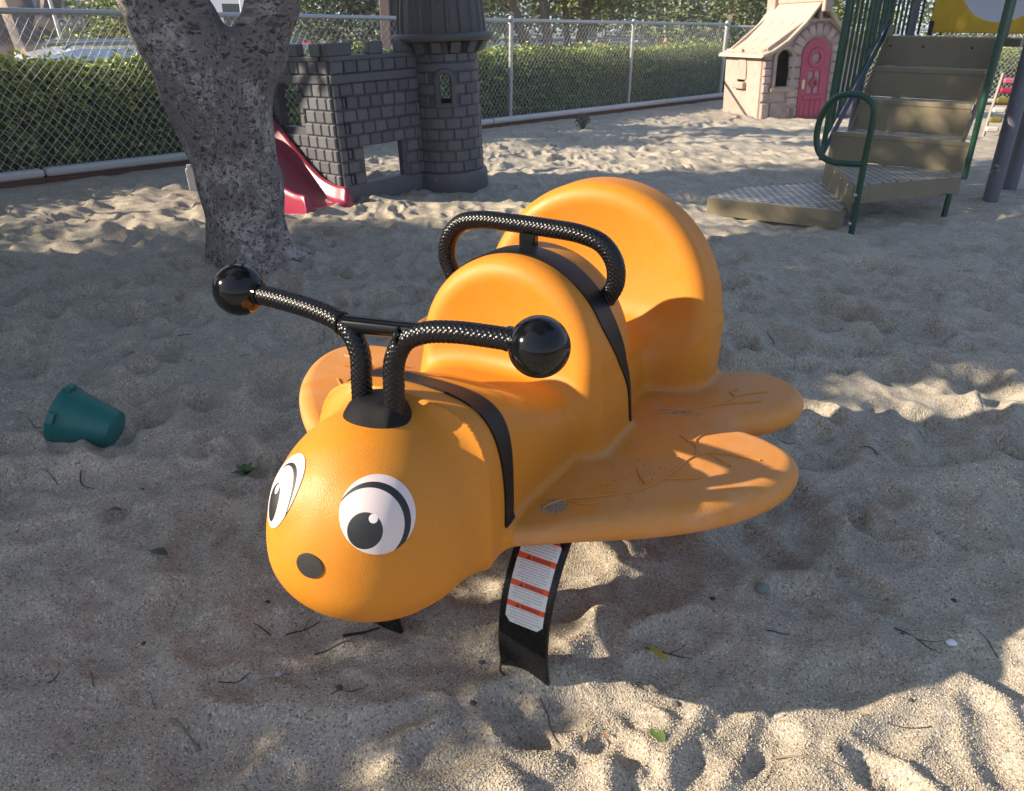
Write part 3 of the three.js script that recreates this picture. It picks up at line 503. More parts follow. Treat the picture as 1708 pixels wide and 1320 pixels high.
    q.forEach((p, i) => { const a = q[Math.max(0, i - 1)], b = q[Math.min(q.length - 1, i + 1)], tn = b.clone().sub(a).normalize(), nr = V(-tn.y, tn.x, 0); if (nr.x < 0) nr.negate(); const dEnd = Math.min(len[i], tot - len[i]), ins = dEnd < rr ? rr - Math.sqrt(rr * rr - (rr - dEnd) ** 2) : 0; for (let j = 0; j <= nz; j++) { const z = mix(z0 + ins, z1 - ins, j / nz), o = p.clone().addScaledVector(nr, 0.0046); pos.push(o.x, o.y, z); uv.push((z - z0) / (z1 - z0), 1 - len[i] / tot); } });
    for (let i = 0; i < q.length - 1; i++) for (let j = 0; j < nz; j++) { const a = i * (nz + 1) + j; idx.push(a, a + nz + 1, a + 1, a + 1, a + nz + 1, a + nz + 2); }
    const g = new THREE.BufferGeometry(); g.setAttribute('position', new THREE.Float32BufferAttribute(pos, 3)); g.setAttribute('uv', new THREE.Float32BufferAttribute(uv, 2)); g.setIndex(idx); g.computeVertexNormals();
    part('warning_label', g, new THREE.MeshStandardMaterial({ map: t, roughness: 0.45, side: THREE.DoubleSide }), near);
  }
  // the pieces above were drawn with z growing to the bee's left; turn them to a right-handed frame
  const done = new Set();
  bee.traverse((o) => {
    if (!o.isMesh || done.has(o.geometry)) return; done.add(o.geometry);
    const g = o.geometry, p = g.attributes.position, n = g.attributes.normal; for (let i = 0; i < p.count; i++) { p.setZ(i, -p.getZ(i)); n.setZ(i, -n.getZ(i)); }
    if (g.index) { const a = g.index.array; for (let i = 0; i < a.length; i += 3) { const t = a[i]; a[i] = a[i + 1]; a[i + 1] = t; } }
    else for (const at of Object.values(g.attributes)) for (let i = 0; i < at.count; i += 3) for (let k = 0; k < at.itemSize; k++) { const a = i * at.itemSize + k, b = a + at.itemSize, t = at.array[a]; at.array[a] = at.array[b]; at.array[b] = t; }
  });
  // loose sand that lies on the near wings
  const q = mulberry(321), N = 1150, o = new THREE.InstancedMesh(new THREE.IcosahedronGeometry(1, 0), M([0.34, 0.29, 0.23], { roughness: 0.95 }), N), mt = new THREE.Matrix4(), c = new THREE.Color();
  bee.updateMatrixWorld(true);
  for (let i = 0; i < N; i++) {
    const g = () => q() + q() + q() - 1.5, k = q(); let x, z; if (k < 0.5) { x = 0.262 + 0.024 * g(); z = 0.222 + 0.02 * g(); } else if (k < 0.74) { x = -0.19 + 0.012 * g(); z = 0.285 + 0.045 * g(); } else if (k < 0.9) { x = 0.11 + 0.12 * g(); z = 0.31 + 0.06 * g(); } else { x = mix(-0.4, 0.3, q()); z = 0.26 + 0.2 * q(); }
    const y = onTop(x, z); if (y < 0.31 || y > 0.41) { x = 0.262; z = 0.222; }
    const s2 = 0.0007 + 0.0009 * q() * q(); mt.makeScale(s2, s2, s2).setPosition(V(x, onTop(x, z) + s2 * 0.5, -z)).premultiply(bee.matrixWorld); o.setMatrixAt(i, mt); const v = 0.4 + 0.9 * q(); c.setRGB(v, v, v); o.setColorAt(i, c);
  }
  o.name = 'loose_sand'; tag(o, 'loose dark sand grains lying on the bee wings', 'sand grains', null, 'stuff'); scene.add(o);
}
// ---------------------------------------------------------------- the near tree
const barkTex = (() => {
  const n = 1024, a = tileNoise(n, 13, 61), b = tileNoise(n, 60, 62), c = tileNoise(n, 220, 63), d = tileNoise(n, 5, 64), q = mulberry(65), dark = new Float32Array(n * n);
  for (let k = 0; k < 6500; k++) { // lenticels and knots: dark flecks wider than tall
    const cx = q() * n, cy = q() * n, rx = 1.5 + q() ** 3 * 9, ry = 1.5 + q() ** 3 * 8, s = 0.5 + 0.5 * q(), t = q() * 1.2 - 0.6;
    for (let y = -22; y <= 22; y++) for (let x = -26; x <= 26; x++) { const u = x * Math.cos(t) + y * Math.sin(t), v = -x * Math.sin(t) + y * Math.cos(t), w = (u / rx) ** 2 + (v / ry) ** 2 + 1.5 * (c[((cy + y + n | 0) % n) * n + (cx + x + n | 0) % n] - 0.5); if (w < 1) { const o = ((cy + y + n | 0) % n) * n + (cx + x + n | 0) % n; dark[o] = Math.max(dark[o], s * Math.min(1, (1 - w) * 2.5)); } }
  }
  const map = tex(n, n, (i, j) => { const o = j * n + i, k = dark[o], m = b[o] * 0.5 + c[o] * 0.5, pale = clamp((a[o] * 0.6 + m * 0.7 - 0.62) * 3), v = 0.75 + 0.5 * m; let r = mix(0.21, 0.38, pale), g = mix(0.182, 0.335, pale), bb = mix(0.168, 0.305, pale); const w = 1 - 0.74 * k; return [lin2s(r * v * w), lin2s(g * v * w), lin2s(bb * v * w)]; }, true);
  const bump = tex(n, n, (i, j) => { const o = j * n + i, v = 0.45 * b[o] + 0.3 * c[o] + 0.25 * a[o] - 0.35 * dark[o] + 0.25; return [v, v, v]; });
  return { map, bump };
})();
const barkM = new THREE.MeshStandardMaterial({ map: barkTex.map, bumpMap: barkTex.bump, bumpScale: 0.012, roughness: 0.9 });
const shadeLeaf = leafMat(0.3), shadeCols = [[0.05, 0.1, 0.02], [0.07, 0.12, 0.025], [0.04, 0.085, 0.02]];
{
  const t = thing('tree', 'grey speckled tree trunk forking in two beside the toy castle', 'tree', [-1.31, 0, -3.9]);
  const cone = (x, y, z, a, b) => { // rounded cone between two balls [x, y, z, r]
    const bx = b[0] - a[0], by = b[1] - a[1], bz = b[2] - a[2], px = x - a[0], py = y - a[1], pz = z - a[2], h = clamp((px * bx + py * by + pz * bz) / (bx * bx + by * by + bz * bz)); return Math.hypot(px - bx * h, py - by * h, pz - bz * h) - mix(a[3], b[3], h); };
  const chain = (x, y, z, L) => { let d = 9; for (let k = 0; k + 1 < L.length; k++) d = smin(d, cone(x, y, z, L[k], L[k + 1]), 0.05); return d; };
  const T = [[0.0, -0.2, 0, 0.20], [0.0, 0.05, 0, 0.182], [-0.02, 0.37, 0, 0.186], [-0.055, 0.62, 0, 0.203], [-0.09, 0.80, 0, 0.215]], LL = [[-0.12, 0.80, 0, 0.19], [-0.225, 1.06, 0, 0.185], [-0.325, 1.32, 0, 0.172], [-0.46, 1.75, -0.03, 0.165], [-0.62, 2.2, -0.1, 0.15]], RL = [[-0.02, 0.72, 0, 0.15], [0.125, 0.96, 0, 0.122], [0.23, 1.17, 0, 0.105], [0.36, 1.5, 0.03, 0.095], [0.5, 2.0, 0.1, 0.09]];
  const roots = [[[0.08, 0.10, 0.0, 0.1], [0.20, 0.0, 0.02, 0.045], [0.27, 0.02, 0.0, 0.025]], [[0.0, 0.12, 0.08, 0.11], [0.02, -0.05, 0.22, 0.05]], [[-0.08, 0.1, 0.05, 0.11], [-0.2, -0.06, 0.08, 0.04]]];
  const f = (x, y, z) => { let d = smin(chain(x, y, z, T), smin(chain(x, y, z, LL), chain(x, y, z, RL), 0.10), 0.07); for (const r of roots) d = smin(d, chain(x, y, z, r), 0.07); const a = Math.atan2(x, z); return d + 0.010 * N3(x * 5, y * 3, z * 5) + 0.007 * N3(x * 14, y * 6, z * 14) + 0.007 * Math.sin(a * 7 + 2 * N3(x, y * 2, z)) * sstep(0.7, 0.1, y); };
  const m = nets(f, [-0.9, -0.12, -0.42], [0.75, 1.95, 0.42], 0.013);
  const g = clip(m, []), p = g.attributes.position, uv = g.attributes.uv;
  for (let i = 0; i < p.count; i += 3) { const c = [0, 1, 2].map((k) => Math.atan2(p.getX(i + k) + 0.05 - 0.1 * Math.tanh((p.getX(i + k) + 0.05) * 9) * sstep(0.8, 1.25, p.getY(i + k)), p.getZ(i + k)) / 6.2832); const hi = Math.max(...c); for (let k = 0; k < 3; k++) uv.setXY(i + k, hi - c[k] > 0.5 ? c[k] + 1 : c[k], p.getY(i + k) / 1.5); }
  part('trunk', g, barkM, t);
  const limb = (pts) => part('limb', taper(pts, 24, 10), barkM, t);
  limb([[-0.46, 1.75, -0.03, 0.16], [-0.75, 2.5, -0.15, 0.13], [-0.9, 3.3, -0.3, 0.09], [-1.5, 4.3, -0.6, 0.04]]); limb([[0.34, 1.5, 0.03, 0.097], [0.62, 2.3, 0.2, 0.085], [0.9, 3.1, 0.1, 0.06], [1.3, 4.2, -0.3, 0.03]]);
  limb([[0.7, 2.5, 0.18, 0.07], [1.1, 3.4, 1.1, 0.06], [1.7, 4.3, 2.4, 0.04], [1.6, 4.8, 3.8, 0.02]]); limb([[1.1, 3.4, 1.0, 0.05], [2.1, 4.2, 1.0, 0.035], [3.4, 4.8, 1.6, 0.02]]);
  limb([[-0.8, 2.7, -0.2, 0.09], [-0.3, 3.4, -0.7, 0.06], [0.2, 4.2, -1.2, 0.03]]); limb([[0.65, 2.35, 0.2, 0.06], [0.3, 3.2, -0.3, 0.045], [0.0, 4.0, -0.5, 0.02]]);
  leaves('crown', 11000, blobs([[-1.2, 4.2, -0.5, 1.3, 0.7, 1.1], [1.0, 4.1, -0.5, 1.3, 0.7, 1.0], [0, 4.8, -0.8, 1.5, 0.7, 1.2], [1.2, 4.4, 1.6, 1.5, 0.6, 1.3], [2.6, 4.6, 0.6, 1.3, 0.6, 1.3], [2.4, 4.4, 2.6, 1.3, 0.5, 1.1], [0.4, 4.7, 2.9, 1.2, 0.6, 1.0], [3.9, 4.9, 1.8, 1.3, 0.6, 1.2], [1.6, 4.8, 4.2, 1.3, 0.6, 1.0]]), 0.15, shadeCols, shadeLeaf, t).userData.kind = 'stuff';
}
{ // trees to the left, out of the picture, whose crowns shade the sand: clumps hang where rays from the shaded sand meet them
  const q = mulberry(404);
  const shadeTree = (label, x, z, h, clumps, n, size) => {
    const t = thing('shade_tree', label, 'tree', [x, -0.1, z]);
    part('trunk', taper([[0, -0.2, 0, 0.26], [0.05, 1, 0, 0.2], [-0.05, 2, 0.05, 0.18], [0, h * 0.75, 0, 0.12], [0.1, h, 0, 0.05]], 24, 10), barkM, t);
    for (const c of clumps) part('limb', taper([[0, 1.7 + q() * 0.8, 0, 0.09], [c[0] * 0.5, mix(2, c[1], 0.6), c[2] * 0.5, 0.06], [c[0], c[1], c[2], 0.02]], 12, 7), barkM, t);
    leaves('crown', n, blobs(clumps), size, shadeCols, shadeLeaf, t, q).userData.kind = 'stuff';
  };
  // clumps for a stretch of ground: X along the light's path, c across it
  const over = (n, r, X0, X1, c0, c1, y0, y1, bx, bz) => Array.from({ length: n }, () => { const k = 0.75 + 0.5 * q(), y = mix(y0, y1, q()), x = mix(X0, X1, q()) - y / 0.4454, z = mix(c0, c1, q()) - 0.164 * x; return [x - bx, y + 0.1, z - bz, r * k, r * 0.6 * k, r * 0.75 * k]; });
  const plant = (label, x, z, h, L, n, size) => shadeTree(label, x, z, h, L.flatMap((l) => over(...l, x, z)), n, size);
  plant('broad leafy tree out to the left that shades the sand behind the bee', -8.2, -2.6, 5.2, [[32, 0.76, -1.7, 5.5, -4.6, -2.75, 2.9, 4.8], [9, 0.6, 2.9, 6, -2.6, -1.3, 3.2, 4.6], [8, 0.55, -3.8, -1.9, -4.9, -3.4, 2.6, 3.8], [6, 0.42, 1.6, 3.4, -2.9, -2.62, 3, 4], [15, 0.27, 0.4, 3.6, -2.46, -2.32, 2.8, 3.8]], 24000, 0.13);
  plant('second leafy tree out to the left that shades the stairs', -6.9, -5.2, 5.6, [[26, 0.66, 1.0, 7.5, -6.5, -4.9, 3.2, 5.2]], 11500, 0.13);
  plant('thin crowned tree out to the left that streaks the far sand', -8.6, -7.4, 5.4, [[9, 0.42, -0.5, 5.0, -9.9, -7.6, 3.2, 4.8]], 4200, 0.12);
}
{ // tall shrubs beyond the left edge: their shade lies over the near sand up to the bee
  const q = mulberry(77);
  [[-4.5, -0.54, 1.14], [-4.62, -1.28, 1.18], [-4.9, -2.1, 1.22]].forEach(([x, z, k], i) => {
    const t = thing('shrub', ['rounded tall shrub out to the left, nearest the camera', 'rounded tall shrub out to the left, middle one of three', 'rounded tall shrub out to the left, nearest the fence'][i], 'shrub', [x, -0.05, z]);
    for (let j = 0; j < 5; j++) part('stem', taper([[0, 0, 0, 0.035], [0.15 * Math.cos(j * 1.3), 0.6, 0.15 * Math.sin(j * 1.3), 0.025], [0.32 * Math.cos(j * 1.3), 1.4 * k, 0.32 * Math.sin(j * 1.3), 0.01]], 8, 6), barkM, t);
    leaves('foliage', 14000, blobs([[0, 0.85 * k, 0, 0.5, 0.85, 0.52], [0.1, 1.45 * k, 0.12, 0.36, 0.42, 0.38], [-0.1, 1.5 * k, -0.25, 0.36, 0.42, 0.36], [0, 0.5, 0.2, 0.45, 0.5, 0.36], [0.05, 1.1, 0.3, 0.4, 0.6, 0.2]]), 0.085, shadeCols, shadeLeaf, t, q).userData.kind = 'stuff';
  });
}
// ---------------------------------------------------------------- toy castle
function block(w, h, d, bev) { // stone with bevelled front edges, back at z = 0
  const x = w / 2, y = h / 2, b = Math.min(bev, x * 0.6, y * 0.6), p = [[-x, -y, 0], [x, -y, 0], [x, y, 0], [-x, y, 0], [-x, -y, d - b], [x, -y, d - b], [x, y, d - b], [-x, y, d - b], [-x + b, -y + b, d], [x - b, -y + b, d], [x - b, y - b, d], [-x + b, y - b, d]], f = [];
  for (const o of [0, 4]) for (let k = 0; k < 4; k++) { const m = (k + 1) % 4; f.push([o + k, o + m, o + 4 + m], [o + k, o + 4 + m, o + 4 + k]); }
  f.push([8, 9, 10], [8, 10, 11]);
  const g = new THREE.BufferGeometry(); g.setAttribute('position', new THREE.Float32BufferAttribute(f.flat().flatMap((k) => p[k]), 3)); g.computeVertexNormals(); return boxUV(g);
}
function curvedBlock(a0, a1, y0, y1, r, d, bev) { // stone on a round tower: angles, heights, radius, proud by d
  const n = 4, P = [], f = [], rows = [[y0, r, 0], [y0, r + d - bev, 0], [y0 + bev, r + d, bev], [y1 - bev, r + d, bev], [y1, r + d - bev, 0], [y1, r, 0]];
  for (const [y, rr, b] of rows) for (let k = 0; k <= n; k++) { const e = b / (r + d), a = mix(a0 + e, a1 - e, k / n); P.push([rr * Math.sin(a), y, rr * Math.cos(a)]); }
  const at = (i, k) => i * (n + 1) + k;
  for (let i = 0; i < 5; i++) for (let k = 0; k < n; k++) f.push([at(i, k), at(i, k + 1), at(i + 1, k + 1)], [at(i, k), at(i + 1, k + 1), at(i + 1, k)]);
  for (const k of [0, n]) { const a = at(0, k), b = at(1, k), c = at(2, k), d2 = at(3, k), e = at(4, k), g = at(5, k); const T = [[a, b, c], [a, c, d2], [a, d2, e], [a, e, g]]; f.push(...(k ? T.map((t) => t.slice().reverse()) : T)); }
  const g = new THREE.BufferGeometry(); g.setAttribute('position', new THREE.Float32BufferAttribute(f.flat().flatMap((k) => P[k]), 3)); g.computeVertexNormals(); return boxUV(g);
}
{
  const n1 = tileNoise(256, 9, 71), n2 = tileNoise(256, 50, 72);
  const stoneMap = (k) => tex(256, 256, (i, j) => { const o = j * 256 + i, v = k * (0.85 + 0.2 * n1[o] + 0.12 * n2[o]); return [lin2s(0.096 * v), lin2s(0.099 * v), lin2s(0.112 * v)]; }, true, [2.2, 2.2]);
  const plastic = (k) => new THREE.MeshPhysicalMaterial({ map: stoneMap(k), roughness: 0.5, side: THREE.DoubleSide }), greys = [plastic(0.9), plastic(1.05), plastic(1.2)], wallM = plastic(0.72), roofM = new THREE.MeshPhysicalMaterial({ color: new THREE.Color().setRGB(0.085, 0.08, 0.078), roughness: 0.5, side: THREE.DoubleSide });
  const c = thing('toy_castle', 'grey plastic toy castle with a round tower and a red slide', 'toy castle', [-1.125, -0.02, -5.29], 0.836);
  c.rotation.order = 'ZYX'; c.rotation.z = 0.05;
  const q = mulberry(9), pick = () => greys[Math.floor(q() * 3)];
  // front wall (z = 0, x 0 to 0.74) with its crawl opening, left wall (x = 0, z 0 to -0.95) with its arched window
  const fw = poly([[0, 0], [0.74, 0], [0.74, 0.9], [0, 0.9]]); fw.holes.push(poly([[0.2, 0.125], [0.53, 0.125], [0.53, 0.365], [0.2, 0.365]]));
  const fg = plate(fw, 0.05, 0.003); fg.translate(0, 0, -0.05); part('front_wall', fg, wallM, c);
  const lw = poly([[0.052, 0], [0.95, 0], [0.95, 0.9], [0.052, 0.9]]); lw.holes.push(arch(0.49, 0.485, 0.235, 0.29));
  const lg = plate(lw, 0.05, 0.003); lg.rotateY(Math.PI / 2); lg.translate(0, 0, 0); part('left_wall', lg, wallM, c);
  part('floor_beam', [box(0.62, 0.1, 0.05, 0.38, 0.06, -0.9, 0.006), box(0.05, 0.9, 0.05, 0.69, 0.45, -0.9, 0.006)], wallM, c);
  // base course
  part('base', [box(0.24, 0.155, 0.05, 0.105, 0.055, 0.005, 0.012), box(0.54, 0.12, 0.034, 0.46, 0.06, 0.0, 0.012), box(0.036, 0.12, 0.92, -0.005, 0.06, -0.49, 0.012)], greys[1], c);
  part('window_sill', box(0.345, 0.018, 0.075, 0.365, 0.122, -0.026, 0.005), greys[2], c);
  const rowH = 0.0795, y0 = 0.122;
  const lay = (len, place, skip, off, gap = 0.007) => {
    for (let r = 0; r < 8; r++) { let x = 0.004; const y = y0 + r * rowH; let first = true;
      while (x < len - 0.02) { let w = 0.098 + 0.02 * (q() - 0.5); if (first && (r + off) % 2) w *= 0.55; first = false; w = Math.min(w, len - 0.003 - x); if (len - x - w < 0.03) w = len - 0.003 - x;
        if (!skip(x, x + w, y, y + rowH)) place(x + w / 2, y + rowH / 2, w - gap, rowH - gap); x += w; } }
  };
  const geos = {}, bl = (w, h) => geos[`${w.toFixed(3)},${h.toFixed(3)}`] ??= block(w, h, 0.014, 0.007);
  lay(0.72, (x, y, w, h) => { const b = part('stone', bl(w, h), pick(), c); b.position.set(x, y, 0); }, (a, b, y, z) => b > 0.2 && a < 0.53 && z > 0.13 && y < 0.36, 0);
  lay(0.945, (x, y, w, h) => { const b = part('stone', bl(w, h), pick(), c); b.position.set(0, y, -x); b.rotation.y = -Math.PI / 2; }, (a, b, y, z) => (b > 0.36 && a < 0.62 && z > 0.50 && y < 0.70) || Math.hypot((a + b) / 2 - 0.49, (y + z) / 2 - 0.66) < 0.17 && (y + z) / 2 > 0.62, 1);
  // arch stones round the left window
  for (let k = 0; k < 9; k++) { const a = mix(0, Math.PI, (k + 0.5) / 9), b = part('stone', bl(0.047, 0.052), pick(), c); b.position.set(0, 0.655 + 0.15 * Math.sin(a), -0.49 + 0.15 * Math.cos(a)); b.rotation.set(0, -Math.PI / 2, 0); b.rotateZ(a - Math.PI / 2); }
  for (const s of [-1, 1]) for (let k = 0; k < 2; k++) { const b = part('stone', bl(0.052, 0.078), pick(), c); b.position.set(0, 0.53 + k * 0.083, -0.49 + s * 0.15); b.rotation.y = -Math.PI / 2; }
  // band, upper row and battlements
  part('band', [box(0.73, 0.05, 0.02, 0.36, 0.785, 0.008, 0.004), box(0.02, 0.05, 0.94, -0.008, 0.785, -0.475, 0.004)], greys[1], c);
  for (let k = 0; k < 7; k++) { const b = part('stone', bl(0.094, 0.075), pick(), c); b.position.set(0.055 + k * 0.104, 0.853, 0); }
  for (let k = 0; k < 9; k++) { const b = part('stone', bl(0.094, 0.075), pick(), c); b.position.set(0, 0.853, -0.055 - k * 0.104); b.rotation.y = -Math.PI / 2; }
  part('wall_cap', [box(0.74, 0.03, 0.09, 0.37, 0.905, -0.03, 0.006), box(0.09, 0.03, 0.87, 0.03, 0.905, -0.52, 0.006)], greys[1], c);
  for (const [x, w] of [[0.085, 0.19], [0.375, 0.115], [0.64, 0.17]]) part('battlement', box(w, 0.075, 0.055, x, 0.957, -0.01, 0.008), pick(), c);
  for (const [z, w] of [[-0.11, 0.11], [-0.36, 0.13], [-0.62, 0.13], [-0.87, 0.13]]) part('battlement', box(0.055, 0.075, w, 0.01, 0.957, z, 0.008), pick(), c);
  // lock slots near the corner
  for (const y of [0.17, 0.33, 0.49, 0.645]) { part('lock_slot', [box(0.038, 0.006, 0.012, 0.078, y + 0.031, 0.015, 0.001), box(0.038, 0.006, 0.012, 0.078, y - 0.031, 0.015, 0.001), box(0.006, 0.056, 0.012, 0.062, y, 0.015, 0.001), box(0.006, 0.056, 0.012, 0.094, y, 0.015, 0.001)], M([0.012, 0.012, 0.014]), c); }
  // tower
  const tw = new THREE.Group(); tw.name = 'tower'; tw.position.set(0.945, 0, 0.03); c.add(tw);
  const ev = new Evaluator(); ev.attributes = ['position', 'normal'];
  const outer = new Brush(new THREE.CylinderGeometry(0.228, 0.236, 1.0, 64, 1)), inner = new Brush(new THREE.CylinderGeometry(0.20, 0.208, 1.1, 48, 1)); outer.position.y = 0.5; inner.position.y = 0.5; outer.updateMatrixWorld(); inner.updateMatrixWorld();
  const view = -0.836 + 0.07 + 0.0; // the window looks at the camera's side
  const wa = -0.75, cut = new Brush(new THREE.ExtrudeGeometry(arch(0, 0.585, 0.078, 0.19, THREE.Shape), { depth: 0.9, bevelEnabled: false, curveSegments: 10 })); cut.geometry.translate(0, 0, -0.45); cut.rotation.y = wa; cut.updateMatrixWorld();
  let tg = ev.evaluate(ev.evaluate(outer, inner, SUBTRACTION), cut, SUBTRACTION).geometry; tg = boxUV(tg.index ? tg.toNonIndexed() : tg); tg.clearGroups(); tg.translate(0, 0.5, 0); part('shell', tg, wallM, tw);
  part('base', [(() => { const g = new THREE.LatheGeometry([[0.2, 0], [0.272, -0.08], [0.268, 0.105], [0.262, 0.118], [0.23, 0.121]].map(([a, b]) => new THREE.Vector2(a, b)), 56); return g; })()], greys[1], tw);
  const tr = 0.2365, tower = (r0, y, h, count, off, skipW) => { for (let k = 0; k < count; k++) { const a0 = (k + off) / count * 6.2832 + 0.013, a1 = (k + 1 + off) / count * 6.2832 - 0.013, mid = Math.atan2(Math.sin((a0 + a1) / 2 - wa), Math.cos((a0 + a1) / 2 - wa)); if (mid > 1.75 || mid < -1.9) continue; if (skipW && Math.abs(mid) < 0.36) continue; part('stone', curvedBlock(a0, a1, y + 0.0035, y + h - 0.0035, r0, 0.011, 0.006), pick(), tw); } };
  for (let r = 0; r < 9; r++) { const y = 0.122 + r * 0.0735; tower(mix(0.2345, 0.2295, y), y, 0.0735, 14, (r % 2) * 0.5 + 0.2, y + 0.07 > 0.575 && y < 0.78); }
  part('band', (() => { const g = new THREE.LatheGeometry([[0.228, 0.785], [0.243, 0.789], [0.243, 0.833], [0.228, 0.838]].map(([a, b]) => new THREE.Vector2(a, b)), 56); return g; })(), greys[1], tw);
  tower(0.229, 0.842, 0.06, 16, 0.1, false);
  { const s = arch(0, 0.555, 0.15, 0.255, THREE.Shape); s.holes.push(arch(0, 0.585, 0.078, 0.19)); const g = plate(s, 0.05, 0.006); const p = g.attributes.position; for (let i = 0; i < p.count; i++) { const a = p.getX(i) / 0.25, rr = 0.203 + p.getZ(i); p.setXYZ(i, rr * Math.sin(a + wa), p.getY(i), rr * Math.cos(a + wa)); } g.computeVertexNormals(); part('window_frame', g, greys[0], tw); }
  for (let k = 0; k < 14; k++) { const a = k / 14 * 6.2832; const g = box(0.066, 0.07, 0.10, 0, 0.935, 0.262, 0.006); const p = g.attributes.position; for (let i = 0; i < p.count; i++) if (p.getY(i) < 0.935 && p.getZ(i) > 0.26) p.setZ(i, p.getZ(i) - 0.035); g.rotateY(a); g.computeVertexNormals(); part('corbel', g, greys[0], tw); }
  part('roof_rim', new THREE.LatheGeometry([[0.2, 0.97], [0.335, 0.97], [0.348, 0.985], [0.348, 1.008], [0.338, 1.022], [0.29, 1.026]].map(([a, b]) => new THREE.Vector2(a, b)), 60), roofM, tw);
  { // ribbed roof skirt
    const prof = []; const N = 20, S = 8; const pos = [], idx = []; const H = [[1.02, 0.292], [1.08, 0.29], [1.2, 0.278], [1.34, 0.255], [1.5, 0.20], [1.62, 0.10], [1.68, 0.01]];
    for (const [y, r] of H) for (let k = 0; k <= N * S; k++) { const ph = (k % S) / S, rib = ph < 0.2 ? 0.014 : 0.0, a = k / (N * S) * 6.2832; pos.push((r + rib * r / 0.29) * Math.sin(a), y, (r + rib * r / 0.29) * Math.cos(a)); }
    const W = N * S + 1; for (let j = 0; j < H.length - 1; j++) for (let k = 0; k < N * S; k++) { const a = j * W + k; idx.push(a, a + 1, a + W, a + 1, a + W + 1, a + W); }
    const g = new THREE.BufferGeometry(); g.setAttribute('position', new THREE.Float32BufferAttribute(pos, 3)); g.setIndex(idx); const h = g.toNonIndexed(); h.computeVertexNormals(); part('roof', boxUV(h), roofM, tw);
  }
  { // red slide against the left wall, coming down towards the corner
    const red = new THREE.MeshPhysicalMaterial({ color: new THREE.Color().setRGB(0.28, 0.014, 0.05), roughness: 0.36, clearcoat: 0.25, clearcoatRoughness: 0.35, side: THREE.DoubleSide });
    const path = [[-0.86, 0.50], [-0.72, 0.475], [-0.60, 0.40], [-0.45, 0.28], [-0.30, 0.17], [-0.15, 0.085], [0.0, 0.05], [0.10, 0.045], [0.135, 0.02], [0.145, -0.06]];
    const cv = new THREE.CatmullRomCurve3(path.map(([z, y]) => V(0, y, z))).getPoints(50);
    const prof = [[-0.035, -0.02], [-0.03, 0.07], [-0.036, 0.094], [-0.052, 0.098], [-0.07, 0.085], [-0.085, 0.03], [-0.115, 0.004], [-0.2, 0], [-0.29, 0.004], [-0.325, 0.03], [-0.34, 0.085], [-0.358, 0.098], [-0.376, 0.092], [-0.384, 0.06], [-0.395, -0.03], [-0.41, -0.2]];
    const pos = [], idx = []; cv.forEach((p, i) => { const e = sstep(38, 50, i); prof.forEach(([x, y]) => { const hh = y > 0.012 ? mix(y, 0.012, e) : y; pos.push(x - (x < -0.2 ? 0.02 * e : 0), p.y + hh, p.z); }); });
    const W = prof.length; for (let i = 0; i < 50; i++) for (let k = 0; k < W - 1; k++) { const a = i * W + k; idx.push(a, a + 1, a + W, a + 1, a + W + 1, a + W); }
    const g = new THREE.BufferGeometry(); g.setAttribute('position', new THREE.Float32BufferAttribute(pos, 3)); g.setIndex(idx); g.computeVertexNormals(); part('slide', g, red, c).userData.label = 'red slide coming down along the castle wall';
  }
}
